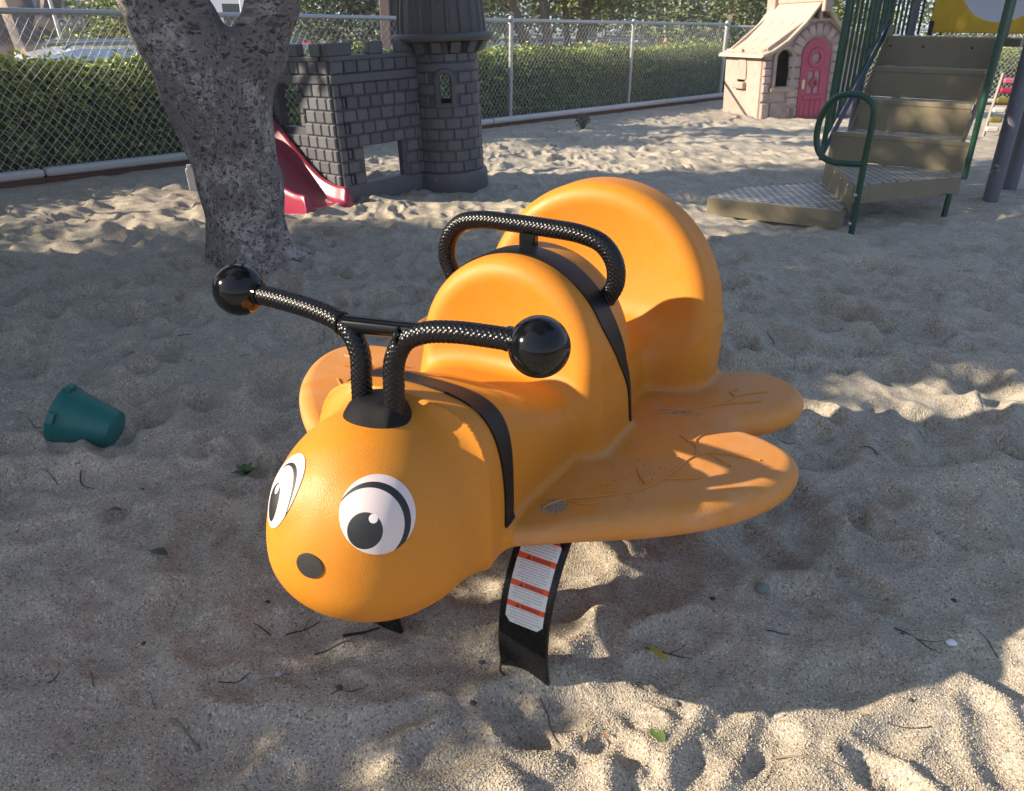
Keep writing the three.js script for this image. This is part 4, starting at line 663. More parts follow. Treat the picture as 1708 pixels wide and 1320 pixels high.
// ---------------------------------------------------------------- small plastic cottage
{
  const n1 = tileNoise(256, 8, 91), n2 = tileNoise(256, 60, 92), sheet = (c, k = 0.25) => new THREE.MeshPhysicalMaterial({ map: tex(256, 256, (i, j) => { const o = j * 256 + i, v = 1 - k * 0.5 + k * n1[o] + 0.12 * (n2[o] - 0.5); return c.map((x) => lin2s(x * v)); }, true, [1.5, 1.5]), roughness: 0.62, side: THREE.DoubleSide });
  const wall = sheet([0.42, 0.325, 0.28], 0.12), roof = sheet([0.44, 0.36, 0.275], 0.16), trim = sheet([0.40, 0.30, 0.255], 0.2), pink = sheet([0.42, 0.075, 0.13], 0.12), cream = M([0.72, 0.62, 0.45], { roughness: 0.5 }), stoneM = [sheet([0.40, 0.305, 0.265], 0.5), sheet([0.45, 0.35, 0.30], 0.5), sheet([0.36, 0.275, 0.245], 0.5)];
  const q = mulberry(93), pick = () => stoneM[Math.floor(q() * 3)];
  const c = thing('playhouse', 'pale beige plastic cottage with a pink door and a chimney', 'playhouse', [3.17, -0.03, -10.92], 0.27); c.rotation.order = 'ZYX'; c.rotation.z = 0.055;
  const W = 1.46, D = 0.95, E = 0.87, RX = W / 2, PK = 1.42; // width, depth, eaves, ridge
  const fr = poly([[0, 0], [W, 0], [W, E], [RX + 0.12, PK - 0.20], [RX - 0.12, PK - 0.20], [0, E]]); fr.holes.push(arch(0.29, 0.42, 0.215, 0.44), arch(RX + 0.02, 0, 0.43, 0.99));
  const fg = plate(fr, 0.05, 0.004); fg.translate(0, 0, -0.05); part('front_wall', fg, wall, c);
  const sd = poly([[0, 0], [D, 0], [D, E], [0, E]]); sd.holes.push(arch(0.5, 0.47, 0.17, 0.27)); const sg = plate(sd, 0.016, 0.003); sg.rotateY(Math.PI / 2); sg.translate(0.0, 0, 0); part('side_wall', sg, wall, c);
  const s2 = plate(poly([[0, 0], [D, 0], [D, E], [0, E]]), 0.05, 0.004); s2.rotateY(Math.PI / 2); s2.translate(W - 0.05, 0, 0); part('side_wall', s2, wall, c);
  const bw = plate(poly([[0.05, 0], [W - 0.05, 0], [W - 0.05, E], [RX, PK - 0.05], [0.05, E]]), 0.04, 0.004); bw.translate(0, 0, -D + 0.002); part('back_wall', bw, wall, c);
  // roof: two sagging slopes, a ridge beam, gable boards and a chimney
  const slope = (s) => { const pr = [[0.02, PK], [0.24, PK - 0.25], [0.46, PK - 0.44], [0.66, PK - 0.555], [0.80, PK - 0.60], [0.82, PK - 0.64], [0.66, PK - 0.61], [0.45, PK - 0.495], [0.22, PK - 0.30], [0.02, PK - 0.05]]; const g = plate(poly(pr.map(([x, y]) => [x * s, y])), D + 0.17, 0.012); g.translate(RX, 0, -D - 0.07); return g; };
  const rf = part('roof', [slope(1), slope(-1)], roof, c);
  for (const z of [-0.16, -0.42, -0.68]) part('roof_fold', tube([[RX - 0.03, PK - 0.028, z], [RX - 0.24, PK - 0.247, z - 0.01], [RX - 0.46, PK - 0.437, z + 0.01], [RX - 0.66, PK - 0.553, z], [RX - 0.79, PK - 0.597, z + 0.006]], 0.006, 20, 6), roof, rf);
  part('ridge_beam', [box(0.13, 0.07, D + 0.26, RX, PK + 0.0, -D / 2 + 0.05, 0.02), box(0.12, 0.15, 0.07, RX, PK - 0.07, 0.155, 0.02)], trim, c);
  part('gable_truss', [box(0.34, 0.03, 0.05, RX, PK - 0.235, 0.025, 0.006), box(0.05, 0.17, 0.05, RX, PK - 0.16, 0.03, 0.006)], trim, c);
  
  part('gable_board', [bar([RX + 0.15, PK - 0.22, 0.03], [W - 0.02, E - 0.005, 0.03], 0.05, 0.075, 0.01), bar([RX - 0.15, PK - 0.22, 0.03], [0.02, E - 0.005, 0.03], 0.05, 0.055, 0.01)], trim, c);
  const ch = part('chimney', [box(0.2, 0.30, 0.2, RX - 0.02, PK - 0.0, -D - 0.0, 0.03), box(0.24, 0.07, 0.24, RX - 0.02, PK + 0.13, -D - 0.0, 0.025)], trim, c);
  // front window
  { const s = arch(0.29, 0.375, 0.315, 0.54, THREE.Shape); s.holes.push(arch(0.29, 0.42, 0.21, 0.44)); const g = plate(s, 0.035, 0.01); g.translate(0, 0, -0.002); part('window_frame', g, trim, c); part('window_sill', box(0.36, 0.05, 0.07, 0.29, 0.385, 0.014, 0.012), trim, c); part('shelf', box(0.6, 0.03, 0.3, 0.34, 0.45, -0.75, 0.006), trim, c); }
  // pointed side window with its hood and box
  { const s = new THREE.Shape(); s.moveTo(-0.62, 0.5); s.lineTo(-0.38, 0.5); s.lineTo(-0.38, 0.66); s.quadraticCurveTo(-0.40, 0.78, -0.5, 0.84); s.quadraticCurveTo(-0.6, 0.78, -0.62, 0.66); s.closePath(); s.holes.push((() => { const p = new THREE.Path(); p.moveTo(-0.583, 0.47); p.lineTo(-0.417, 0.47); p.lineTo(-0.417, 0.66); p.quadraticCurveTo(-0.44, 0.73, -0.5, 0.765); p.quadraticCurveTo(-0.56, 0.73, -0.583, 0.66); p.closePath(); return p; })()); const g = plate(s, 0.018, 0.005); g.rotateY(-Math.PI / 2); g.translate(0, 0, 0); g.applyMatrix4(new THREE.Matrix4().makeTranslation(0.0, 0, 0)); part('window_hood', g, trim, c); part('flower_box', box(0.07, 0.09, 0.26, -0.03, 0.43, -0.5, 0.02), trim, c); part('hood_knob', box(0.05, 0.05, 0.04, -0.02, 0.85, -0.5, 0.015), trim, c); }
  // stones: door surround, corner quoins, plinth
  const bw2 = (w, h) => block(w, h, 0.032, 0.014), dx = RX + 0.02;
  for (let k = 0; k < 9; k++) { const a = mix(0.10, Math.PI - 0.10, (k + 0.5) / 9), r = 0.30, b = part('stone', bw2(0.098, 0.13 + 0.03 * q()), pick(), c); b.position.set(dx + r * Math.cos(a), 0.775 + r * Math.sin(a), 0); b.rotation.z = a - Math.PI / 2; }
  for (const s of [-1, 1]) { let y = 0.03; for (let k = 0; k < 6; k++) { const h = 0.10 + 0.045 * q(), w = 0.13 + 0.05 * q(), b = part('stone', bw2(w, h - 0.008), pick(), c); b.position.set(dx + s * (0.218 + w / 2), y + h / 2, 0); y += h; } }
  { let y = 0.25; for (let k = 0; k < 6; k++) { const h = 0.085 + 0.03 * q(), w = 0.075 + 0.04 * q(), b = part('stone', bw2(w, h - 0.006), pick(), c); b.position.set(0.005 + w / 2, y + h / 2, 0); y += h; } }
  { let x = 0.0; for (const w of [0.13, 0.27, 0.11]) { const b = part('stone', bw2(w - 0.012, 0.21 + 0.03 * q()), pick(), c); b.position.set(x + w / 2, 0.115, 0); x += w; } x = 1.12; for (const w of [0.15, 0.18]) { const b = part('stone', bw2(w - 0.012, 0.2), pick(), c); b.position.set(x + w / 2, 0.11, 0); x += w; } }
  // door
  const dg = new THREE.Group(); dg.name = 'door'; dg.position.set(dx, 0.012, -0.02); c.add(dg);
  { const s = arch(0, 0, 0.415, 0.965, THREE.Shape); const h = new THREE.Path(); h.absarc(0, 0.73, 0.062, 0, 6.2832, true); s.holes.push(h, poly([[-0.085, 0.30], [-0.012, 0.30], [-0.012, 0.57], [-0.085, 0.57]]), poly([[0.012, 0.30], [0.085, 0.30], [0.085, 0.57], [0.012, 0.57]])); part('panel', plate(s, 0.04, 0.006), pink, dg); }
  { const t = new THREE.TorusGeometry(0.092, 0.03, 10, 36); t.scale(1, 1, 0.6); t.translate(0, 0.73, 0.043); part('round_window_ring', t, pink, dg); }
  part('door_moulding', [bar([-0.125, 0.26, 0.045], [-0.125, 0.62, 0.045], 0.04, 0.03, 0.01), bar([0.125, 0.26, 0.045], [0.125, 0.62, 0.045], 0.04, 0.03, 0.01), box(0.29, 0.045, 0.03, 0, 0.255, 0.045, 0.012)], pink, dg);
  part('knocker', (() => { const t = new THREE.TorusGeometry(0.045, 0.02, 8, 24); t.translate(0, 0.43, 0.05); return t; })(), pink, dg);
  for (let k = -2; k <= 2; k++) part('plank_rib', box(0.05, 0.2, 0.024, k * 0.075, 0.115, 0.04, 0.01), pink, dg);
  part('handle', box(0.04, 0.12, 0.035, -0.165, 0.42, 0.055, 0.016), cream, dg);
}
// ---------------------------------------------------------------- play structure with its stairs (own axes: x along the steps, z towards the foot)
{
  const t1 = tileNoise(256, 10, 121), t2 = tileNoise(256, 70, 122);
  const coat = (c, rough = 0.42) => new THREE.MeshPhysicalMaterial({ map: tex(256, 256, (i, j) => { const o = j * 256 + i, v = 0.9 + 0.14 * t1[o] + 0.08 * (t2[o] - 0.5); return c.map((x) => lin2s(x * v)); }, true, [1.3, 1.3]), roughness: rough, side: THREE.DoubleSide });
  const beige = coat([0.235, 0.193, 0.122], 0.5), green = coat([0.010, 0.065, 0.034], 0.35), grey = coat([0.14, 0.14, 0.17], 0.45), steel = M([0.5, 0.5, 0.52], { metalness: 0.8, roughness: 0.35 }), yellow = coat([0.62, 0.38, 0.012], 0.45), lilac = new THREE.MeshPhysicalMaterial({ color: new THREE.Color().setRGB(0.62, 0.62, 0.68), roughness: 0.4, side: THREE.DoubleSide });
  const holes = tex(128, 128, (i, j) => { const a = ((i + (j >> 6 & 1) * 32) % 64) - 32, b = (j % 64) - 32, v = Math.hypot(a / 24, b / 15) < 1 ? 0 : 1; return [v, v, v]; }, false, [8, 10]);
  const deckM = coat([0.36, 0.335, 0.29], 0.4); deckM.alphaMap = holes; deckM.transparent = true; deckM.alphaTest = 0.5;  // step tops paler than the risers: sky reflection put into the coat colour
  const s = thing('play_structure', 'beige play structure stairs with green bar railings and grey posts', 'play structure', [2.2, 0, -5.80], -36 * Math.PI / 180);
  const flat = (pts, y, h, m, name, top = deckM) => { // a step: an open skirt with a perforated top
    const g = poly(pts.map(([x, k]) => [x, k])), sk = plate(g, 0.006, 0); sk.rotateX(-Math.PI / 2); sk.translate(0, y + h - 0.006, 0); const o = part(name, sk, top, s);
    const sd = []; pts.forEach((p, i) => { const q = pts[(i + 1) % pts.length]; sd.push(bar([p[0], y + h / 2 - 0.004, -p[1]], [q[0], y + h / 2 - 0.004, -q[1]], 0.008, h - 0.002, 0.002)); }); part('skirt', sd, m, o); return o; };
  const Vx = [0.455, -0.90];
  const lower = flat([[-0.38, -1.12], [0.40, -0.985], [0.40, -0.86], [0.03, -0.06], [-0.02, -0.12], [-0.34, -0.66]], 0.005, 0.108, beige, 'lower_step');
  for (const x of [-0.27, -0.08, 0.12, 0.31]) part('bolt_hole', (() => { const g = new THREE.CylinderGeometry(0.009, 0.009, 0.006, 10); g.rotateX(Math.PI / 2); g.translate(x, 0.05, 1.107 - (x + 0.38) * 0.173 + 0.002); return g; })(), M([0.02, 0.02, 0.02]), lower);
  const landing = flat([[0.02, -0.03], [0.44, -0.91], [0.50, -0.82], [0.89, -0.14], [0.87, 0.0]], 0.15, 0.11, beige, 'landing');
  part('landing_riser', bar([0.015, 0.185, 0.04], [0.437, 0.185, 0.915], 0.008, 0.165, 0.002), beige, landing);
  for (const [x, y, z] of [[0.19, 0.235, 0.40], [0.29, 0.235, 0.61], [0.385, 0.235, 0.81]]) part('bolt', (() => { const g = new THREE.SphereGeometry(0.009, 8, 6); g.translate(x - 0.008, y, z); return g; })(), steel, landing);
  const H = [0.26, 0.452, 0.66, 0.858, 1.055], K = [0, 0.22, 0.44, 0.66];
  for (let i = 0; i < 4; i++) {
    const w = i ? 0.70 : 0.86, xc = i ? 0.455 : 0.44, r = part('riser', box(w, H[i + 1] - H[i] - 0.012, 0.007, xc, (H[i] + H[i + 1]) / 2 - 0.004, -K[i], 0.002), beige, s);
    if (i < 3) { const g = box(0.72, 0.006, 0.225, 0.455, H[i + 1] - 0.003, -K[i] - 0.1125, 0.002); part('tread', g, deckM, s); part('tread_lip', box(w, 0.03, 0.008, xc, H[i + 1] - 0.016, -K[i] + 0.005, 0.003), beige, s); }
    else for (const x of [0.13, 0.35, 0.66]) part('bolt', (() => { const g = new THREE.SphereGeometry(0.009, 8, 6); g.translate(x, 0.99, -K[i] + 0.006); return g; })(), M([0.05, 0.045, 0.04]), r);
  }
  // stringers
  const str = poly([[0.05, 0.20], [-0.05, 0.27], [-0.05, 0.40], [-0.68, 1.13], [-0.80, 1.13], [-0.80, 0.93]]);
  for (const x of [0.098, 0.812]) { const g = plate(str, 0.008, 0.001); g.rotateY(-Math.PI / 2); const p = g.attributes.position; for (let i = 0; i < p.count; i++) { } g.translate(x + 0.004, 0, 0); g.scale(1, 1, 1); part('stringer', g, beige, s); }
  // railings along both stringers: bottom rail, top rail, each bar on its own
  const rail = (xa, xb, k0, k1, y0, y1, up, n) => {
    const g = new THREE.Group(); g.name = 'railing'; s.add(g);
    part('bottom_rail', bar([xa, y0, -k0], [xb, y1, -k1], 0.022, 0.022, 0.005), green, g);
    part('top_rail', tube([[xa, y0 + up, -k0], [(xa + xb) / 2, mix(y0, y1, 0.5) + up, -(k0 + k1) / 2], [xb, y1 + up, -k1]], 0.017, 8, 10), green, g);
    for (let i = 0; i < n; i++) { const t = i / (n - 1), x = mix(xa, xb, t), end = i === 0 || i === n - 1; part(end ? 'rail_post' : 'baluster', rod([x, mix(y0, y1, t) - (end ? 0.16 : 0), -mix(k0, k1, t)], [x, mix(y0, y1, t) + up, -mix(k0, k1, t)], end ? 0.0185 : 0.0105, 10), green, g); }
  };
  rail(-0.01, 0.08, -0.08, 0.70, 0.42, 1.20, 0.92, 11); rail(0.905, 0.83, -0.12, 0.72, 0.40, 1.20, 0.92, 12);
  for (const [x, x2] of [[0.0, 0.084], [0.9, 0.826]]) part('rail_edge', bar([x, 0.32, 0.09], [x2, 1.13, -0.72], 0.006, 0.06, 0.002), coat([0.08, 0.13, 0.22]), s);
  // loop handrail and short legs
  part('loop_rail', [tube([[0.507, -0.25, 1.048], [0.504, 0.0, 1.046], [0.50, 0.25, 1.043], [0.497, 0.42, 1.04], [0.499, 0.56, 1.04], [0.499, 0.65, 1.04], [0.485, 0.715, 1.04], [0.435, 0.755, 1.04], [0.365, 0.766, 1.04], [0.29, 0.748, 1.04], [0.235, 0.69, 1.04], [0.208, 0.60, 1.04], [0.212, 0.50, 1.04], [0.245, 0.43, 1.04], [0.31, 0.396, 1.04], [0.40, 0.393, 1.04], [0.488, 0.397, 1.04]], 0.0185, 110, 12)], green, s);
  part('leg', rod([0.86, -0.25, 0.27], [0.862, 0.16, 0.25], 0.018, 12), green, s); part('leg', rod([-0.33, -0.2, 1.02], [-0.33, 0.02, 1.02], 0.018, 12), green, s);
  for (const y of [0.06, 0.225]) part('bolt', (() => { const g = new THREE.SphereGeometry(0.011, 8, 6); g.translate(0.49, y, 1.063); return g; })(), steel, s);
  // deck, posts, yellow panel with its round hole, far railing
  part('deck', box(1.0, 0.05, 1.05, 0.44, 1.028, -1.19, 0.004), beige, s);
  for (const [x, k, r] of [[-0.06, 0.78, 0.03], [0.02, 1.72, 0.036], [1.02, 0.52, 0.05], [1.06, 1.20, 0.05], [0.99, 1.74, 0.036]]) part('post', rod([x, -0.3, -k], [x + 0.005, 2.9, -k], r, 16), grey, s);
  { const p = poly([[0.17, 1.08], [1.06, 1.08], [1.06, 1.95], [0.17, 1.95]]); const h = new THREE.Path(); h.absellipse(0.64, 1.47, 0.31, 0.31, 0, 6.2832, true); p.holes.push(h); const g = plate(p, 0.03, 0.006, 40); g.translate(0, 0, -1.70); part('yellow_panel', g, yellow, s); part('panel_bracket', [box(0.035, 0.11, 0.05, 0.18, 1.11, -1.685, 0.006)], M([0.02, 0.02, 0.022]), s);
    const d = new THREE.SphereGeometry(0.27, 40, 24, 0, 6.2832, 0, 1.5); d.rotateX(-Math.PI / 2); d.scale(1.15, 1.16, 0.9); d.translate(0.64, 1.47, -1.70); part('bubble_window', d, lilac, s); }
  const far = new THREE.Group(); far.name = 'railing'; s.add(far); for (let i = 0; i < 8; i++) part('baluster', rod([-0.04 + 0.007 * i, 1.06, -0.87 - i * 0.11], [-0.04 + 0.007 * i, 1.95, -0.87 - i * 0.11], 0.0105, 8), green, far); part('top_rail', rod([-0.05, 1.95, -0.8], [0.02, 1.95, -1.7], 0.017, 10), green, far);
  for (let i = 0; i < 3; i++) part('baluster', rod([0.08 + i * 0.085, 1.06, -1.74], [0.08 + i * 0.085, 1.95, -1.74], 0.0105, 8), green, far);
}
// ---------------------------------------------------------------- bucket, leaves, twigs, stones
const onSand = (x, z, dy = 0) => [x, sandH(x, z) + dy, z];
{
  const b = thing('bucket', 'teal plastic sand bucket lying on its side', 'bucket', [0, 0, 0]);
  const teal = new THREE.MeshPhysicalMaterial({ color: new THREE.Color().setRGB(0.006, 0.125, 0.115), roughness: 0.42, side: THREE.DoubleSide });
  const L = (p) => new THREE.LatheGeometry(p.map(([a, c]) => new THREE.Vector2(a, c)), 56), h = 0.155;
  part('shell', L([[0.0001, 0.003], [0.05, 0.003], [0.054, 0], [0.0565, 0.003], [0.0815, h - 0.022], [0.084, h - 0.021], [0.0855, h], [0.0825, h + 0.001], [0.081, h - 0.014], [0.0545, 0.006], [0.0001, 0.006]]), teal, b);
  part('base', L([[0.0001, -0.0035], [0.048, -0.0035], [0.052, 0.001]]), new THREE.MeshPhysicalMaterial({ color: new THREE.Color().setRGB(0.012, 0.16, 0.16), roughness: 0.5, side: THREE.DoubleSide }), b);
  for (const a of [0.35, 1.6, 2.9, 4.6]) { const g = box(0.034, 0.02, 0.016, 0, h - 0.014, 0.088, 0.004); g.rotateY(a); part('handle_lug', g, teal, b); }
  const foot = V(-1.125, 0, -1.985), rim = V(-1.27, 0, -1.99); foot.y = sandH(foot.x, foot.z) + 0.047; rim.y = foot.y + 0.05;
  b.position.copy(foot); b.quaternion.setFromUnitVectors(V(0, 1, 0), rim.clone().sub(foot).normalize());
}
function leafBlade(len, wid, curl) { // a real leaf: blade with a midrib fold and a curl, stalk at the end
  const n = 10, pos = [], uv = [], idx = []; for (let i = 0; i <= n; i++) { const t = i / n, w = wid * Math.pow(Math.sin(Math.PI * Math.min(0.999, t * 0.96 + 0.03)), 0.8), y = curl * len * Math.sin(Math.PI * t) * 0.5; for (const [k, u] of [[-1, 0], [0, 0.5], [1, 1]]) { pos.push(k * w / 2, y + (k ? 0.12 * w : 0), t * len); uv.push(u, t); } }
  for (let i = 0; i < n; i++) for (const k of [0, 1]) { const a = i * 3 + k; idx.push(a, a + 3, a + 1, a + 1, a + 3, a + 4); }
  const g = new THREE.BufferGeometry(); g.setAttribute('position', new THREE.Float32BufferAttribute(pos, 3)); g.setAttribute('uv', new THREE.Float32BufferAttribute(uv, 2)); g.setIndex(idx); g.computeVertexNormals(); return g;
}
const lm = (c) => new THREE.MeshPhysicalMaterial({ color: new THREE.Color().setRGB(...c), roughness: 0.6, side: THREE.DoubleSide, transmission: 0.15, thickness: 0 });
const fallen = (label, cat, x, z, len, wid, turn, c, curl = 0.12, tilt = 0.1, dy = 0.006) => { const t = thing('fallen_leaf', label, cat, onSand(x, z, dy), turn); t.rotation.x = -tilt; part('blade', leafBlade(len, wid, curl), lm(c), t); part('stalk', tube([[0, 0, 0], [0.001, 0.002, -len * 0.1], [-0.002, 0.001, -len * 0.22]], 0.0008, 8, 5), lm([0.2, 0.16, 0.05]), t); return t; };
fallen('green pointed leaf lying on the sunlit sand below the bee', 'leaf', 0.247, -0.985, 0.042, 0.024, 0.35, [0.14, 0.22, 0.06], 0.1, 0.25);
fallen('narrow yellow green leaf on the sand right of the warning label', 'leaf', 0.265, -1.16, 0.055, 0.014, 0.6, [0.42, 0.36, 0.03], 0.1, 0.1);
fallen('pale pink petal at the foot of the black leg', 'petal', 0.012, -1.115, 0.035, 0.024, 2.2, [0.66, 0.38, 0.38], 0.35, 0.5, 0.012);
fallen('olive green leaf on the sand left of the bee chin', 'leaf', -0.80, -1.44, 0.05, 0.026, 1.2, [0.05, 0.07, 0.02], 0.15);
fallen('brown curled leaf on the sand at the left edge', 'leaf', -0.985, -1.62, 0.04, 0.018, 1.6, [0.11, 0.085, 0.03], 0.3);
fallen('green leaf on the sand behind the left wing', 'leaf', -0.66, -2.42, 0.09, 0.03, 1.5, [0.07, 0.12, 0.02], 0.2);
fallen('small yellowish leaf lying on the sand near the tree', 'leaf', -1.45, -3.05, 0.05, 0.026, 0.5, [0.2, 0.19, 0.04], 0.2);
fallen('small pale leaf on the sunlit sand near the bottom edge', 'leaf', 0.13, -0.955, 0.022, 0.008, 2.9, [0.5, 0.4, 0.26], 0.1);
fallen('reddish leaf scrap on the sunlit sand near the bottom', 'leaf', 0.165, -0.985, 0.016, 0.008, 0.4, [0.42, 0.22, 0.15], 0.2);
fallen('yellow leaf on the sand in front of the left hedge', 'leaf', -2.62, -5.3, 0.11, 0.06, 1.4, [0.2, 0.17, 0.03], 0.2);
fallen('dark oval leaf on the sand right of the castle', 'leaf', 0.35, -8.2, 0.12, 0.06, 0.4, [0.09, 0.1, 0.03], 0.25);
{ // little weed with broad leaves
  const w = thing('weed', 'small green weed sprouting from the sand left of the bee', 'weed', onSand(-0.70, -1.80)); for (let i = 0; i < 7; i++) { const g = leafBlade(0.036 + 0.008 * R(0, 1), 0.02, 0.25); g.rotateX(-0.5 - 0.3 * (i % 2)); g.rotateY(i * 0.9); part('leaf', g, lm([0.05, 0.11, 0.03]), w); } part('stem', rod([0, -0.02, 0], [0, 0.006, 0], 0.0025, 6), lm([0.08, 0.1, 0.03]), w);
  const d = thing('dry_plant', 'small dry grey plant on the sand near the long fence', 'plant', onSand(0.75, -9.4)); for (let i = 0; i < 16; i++) { const a = i * 2.4, r = 0.05 + 0.05 * (i % 3) / 2; part('twig', tube([[0, 0, 0], [r * 0.5 * Math.cos(a), 0.08, r * 0.5 * Math.sin(a)], [r * Math.cos(a), 0.14 + 0.02 * (i % 4), r * Math.sin(a)]], 0.004, 6, 4), M([0.16, 0.14, 0.11]), d); }
  leaves('foliage', 120, blobs([[0, 0.12, 0, 0.09, 0.06, 0.09]]), 0.03, [[0.14, 0.13, 0.08], [0.1, 0.1, 0.05]], leafMat(0.2), d).userData.kind = 'stuff';
}
const stoneGeo = (r, sd) => { const g = new THREE.IcosahedronGeometry(r, 3), p = g.attributes.position; for (let i = 0; i < p.count; i++) { const v = V(p.getX(i), p.getY(i), p.getZ(i)), k = 1 + 0.25 * N3(v.x / r * 0.9 + sd, v.y / r * 0.9, v.z / r * 0.9); p.setXYZ(i, v.x * k * 1.25, v.y * k * 0.75, v.z * k); } const h = mergeVertices((g.deleteAttribute('normal'), g.deleteAttribute('uv'), g)); h.computeVertexNormals(); return boxUV(h); };
const pebble = (label, x, z, r, c, group) => { const m = new THREE.Mesh(stoneGeo(r, x * 9), M(c, { roughness: 0.8 })); m.name = numbered('pebble'); m.position.set(...onSand(x, z, r * 0.25)); m.rotation.y = x * 7; scene.add(m); return tag(m, label, 'pebble', group); };
pebble('smooth grey green pebble on the shaded sand right of the bee', 0.535, -1.345, 0.013, [0.17, 0.2, 0.17]);
pebble('white chip of stone on the shaded sand near the right edge', 0.86, -1.19, 0.008, [0.7, 0.7, 0.72]);
pebble('pale pebble on the sand under the far right wing tip', 0.83, -2.24, 0.022, [0.3, 0.3, 0.26]);
pebble('pale grey stone chip on the shaded sand near the lower left', -0.42, -1.09, 0.006, [0.4, 0.4, 0.42]);
pebble('white pebble at the edge of the far wing on the right', 0.70, -1.93, 0.012, [0.62, 0.6, 0.55]);
[[-0.06, -1.02], [-0.3, -1.05], [0.55, -0.94], [0.72, -1.05], [0.3, -1.04], [-0.72, -1.2], [-0.5, -1.3], [-0.05, -1.13], [0.78, -1.22], [0.42, -1.3], [-0.93, -1.7], [1.02, -1.55], [0.95, -1.35]].forEach(([x, z], i) => pebble('small dark pebble lying on the trodden sand', x, z, 0.0035 + 0.003 * hash(i, 3, 5), [[0.04, 0.04, 0.045], [0.09, 0.08, 0.075], [0.06, 0.055, 0.05]][i % 3], 'small dark pebbles on the sand'));
const twigM = [M([0.028, 0.023, 0.022], { roughness: 0.9 }), M([0.06, 0.048, 0.04], { roughness: 0.9 }), M([0.2, 0.165, 0.13], { roughness: 0.9 })];
function twig(label, x, z, len, turn, r, mi, group, bend = 0.15, fork = false) {
  const t = thing('twig', label, 'twig', onSand(x, z, r * 0.8), 0, group), c = Math.cos(turn), s = Math.sin(turn), P = [];
  for (let k = 0; k <= 4; k++) { const u = (k / 4 - 0.5) * len, w = bend * len * Math.sin(k * 1.1 + x * 9) * 0.5, X = u * c - w * s, Z = -u * s - w * c; P.push([X, sandH(x + X, z + Z) - sandH(x, z) + 0.001, Z, r * (1 - 0.12 * k)]); }
  part('stem', taper(P, 14, 6), twigM[mi], t); if (fork) part('side_shoot', taper([[...P[2].slice(0, 3), r * 0.7], [P[3][0] + 0.2 * len * -s, P[3][1] + 0.006, P[3][2] - 0.2 * len * c, r * 0.5], [P[3][0] + 0.36 * len * -s + 0.1 * len * c, P[3][1] + 0.002, P[3][2] - 0.36 * len * c, r * 0.3]], 8, 5), twigM[mi], t); return t;
}
twig('stout dark twig on the shaded sand below the bee chin', -0.286, -1.20, 0.075, 0.55, 0.0032, 0, null, 0.05);
twig('thin dark twig standing by the left edge of the black leg', -0.012, -1.105, 0.05, 1.8, 0.0016, 0, null);
twig('thin twig stuck below the left side of the bee', -0.41, -1.23, 0.07, 0.6, 0.0016, 1, null, 0.1, true);
twig('pale grey stick on the sunlit sand at the bottom left', -0.545, -0.965, 0.06, -0.35, 0.0026, 2, null, 0.08);
twig('long thin branching twig on the sunlit sand at the bottom', 0.075, -1.0, 0.11, -1.2, 0.0013, 1, null, 0.12, true);
twig('curved dark twig on the sand right of the yellow leaf', 0.305, -1.15, 0.09, -0.2, 0.0014, 0, null, 0.2, true);
twig('long pale curved stalk on the sand at the bottom right', 0.50, -0.925, 0.11, -0.45, 0.002, 2, null, 0.1);
twig('crossed thin twig on the shaded sand near the right edge', 0.80, -1.20, 0.10, -1.0, 0.0014, 0, null, 0.1, true);
twig('curved dark twig on the sand left of the bucket', -1.1, -1.75, 0.08, -0.8, 0.0016, 0, null, 0.25);
{ const q = mulberry(515); for (let i = 0; i < 40; i++) { const far = q(), z = -0.95 - 4.2 * far * far - 0.1 * q(), hw = (-z * 0.9 + 0.45) * 0.62, x = mix(-hw, hw, q()); if (Math.hypot(x - 0.0, z + 1.5) < 0.42 || Math.hypot(x + 1.31, z + 3.9) < 0.4) { q(); q(); q(); continue; } twig('small thin twig lying on the trodden sand', x, z, 0.03 + 0.05 * q(), q() * 3.14, 0.0007 + 0.0007 * q() + 0.0006 * far, q() < 0.75 ? 0 : 1, 'small twigs scattered on the sand', 0.2 * q()); } }
{ // loose sand that children left on the wings, and coarse grains lying on the near sand
  const q = mulberry(616), g = new THREE.IcosahedronGeometry(1, 0), N = 90000, o = new THREE.InstancedMesh(g, M([1, 1, 1], { roughness: 0.9 }), N), m = new THREE.Matrix4(), qu = new THREE.Quaternion(), e = new THREE.Euler(), c = new THREE.Color();
  for (let i = 0; i < N; i++) { const z = -0.82 - 1.35 * q() ** 1.7, hw = (-z * 0.9 + 0.47) * 0.67, x = mix(-hw, hw, q()), s = 0.0007 + 0.0011 * q() ** 2; e.set(q() * 6, q() * 6, q() * 6); m.compose(V(x, sandH(x, z) + s * 0.35, z), qu.setFromEuler(e), V(s, s * 0.8, s * 1.1)); o.setMatrixAt(i, m); const t = q(), v = 0.65 + 0.6 * q(); if (t < 0.08) c.setRGB(0.09, 0.08, 0.075); else if (t < 0.4) c.setRGB(0.54 * v, 0.47 * v, 0.37 * v); else c.setRGB(0.47 * v, 0.37 * v, 0.25 * v); o.setColorAt(i, c); }
  o.name = 'coarse_grains'; tag(o, 'coarse loose grains lying on the near sand', 'sand grains', null, 'stuff'); scene.add(o);
}
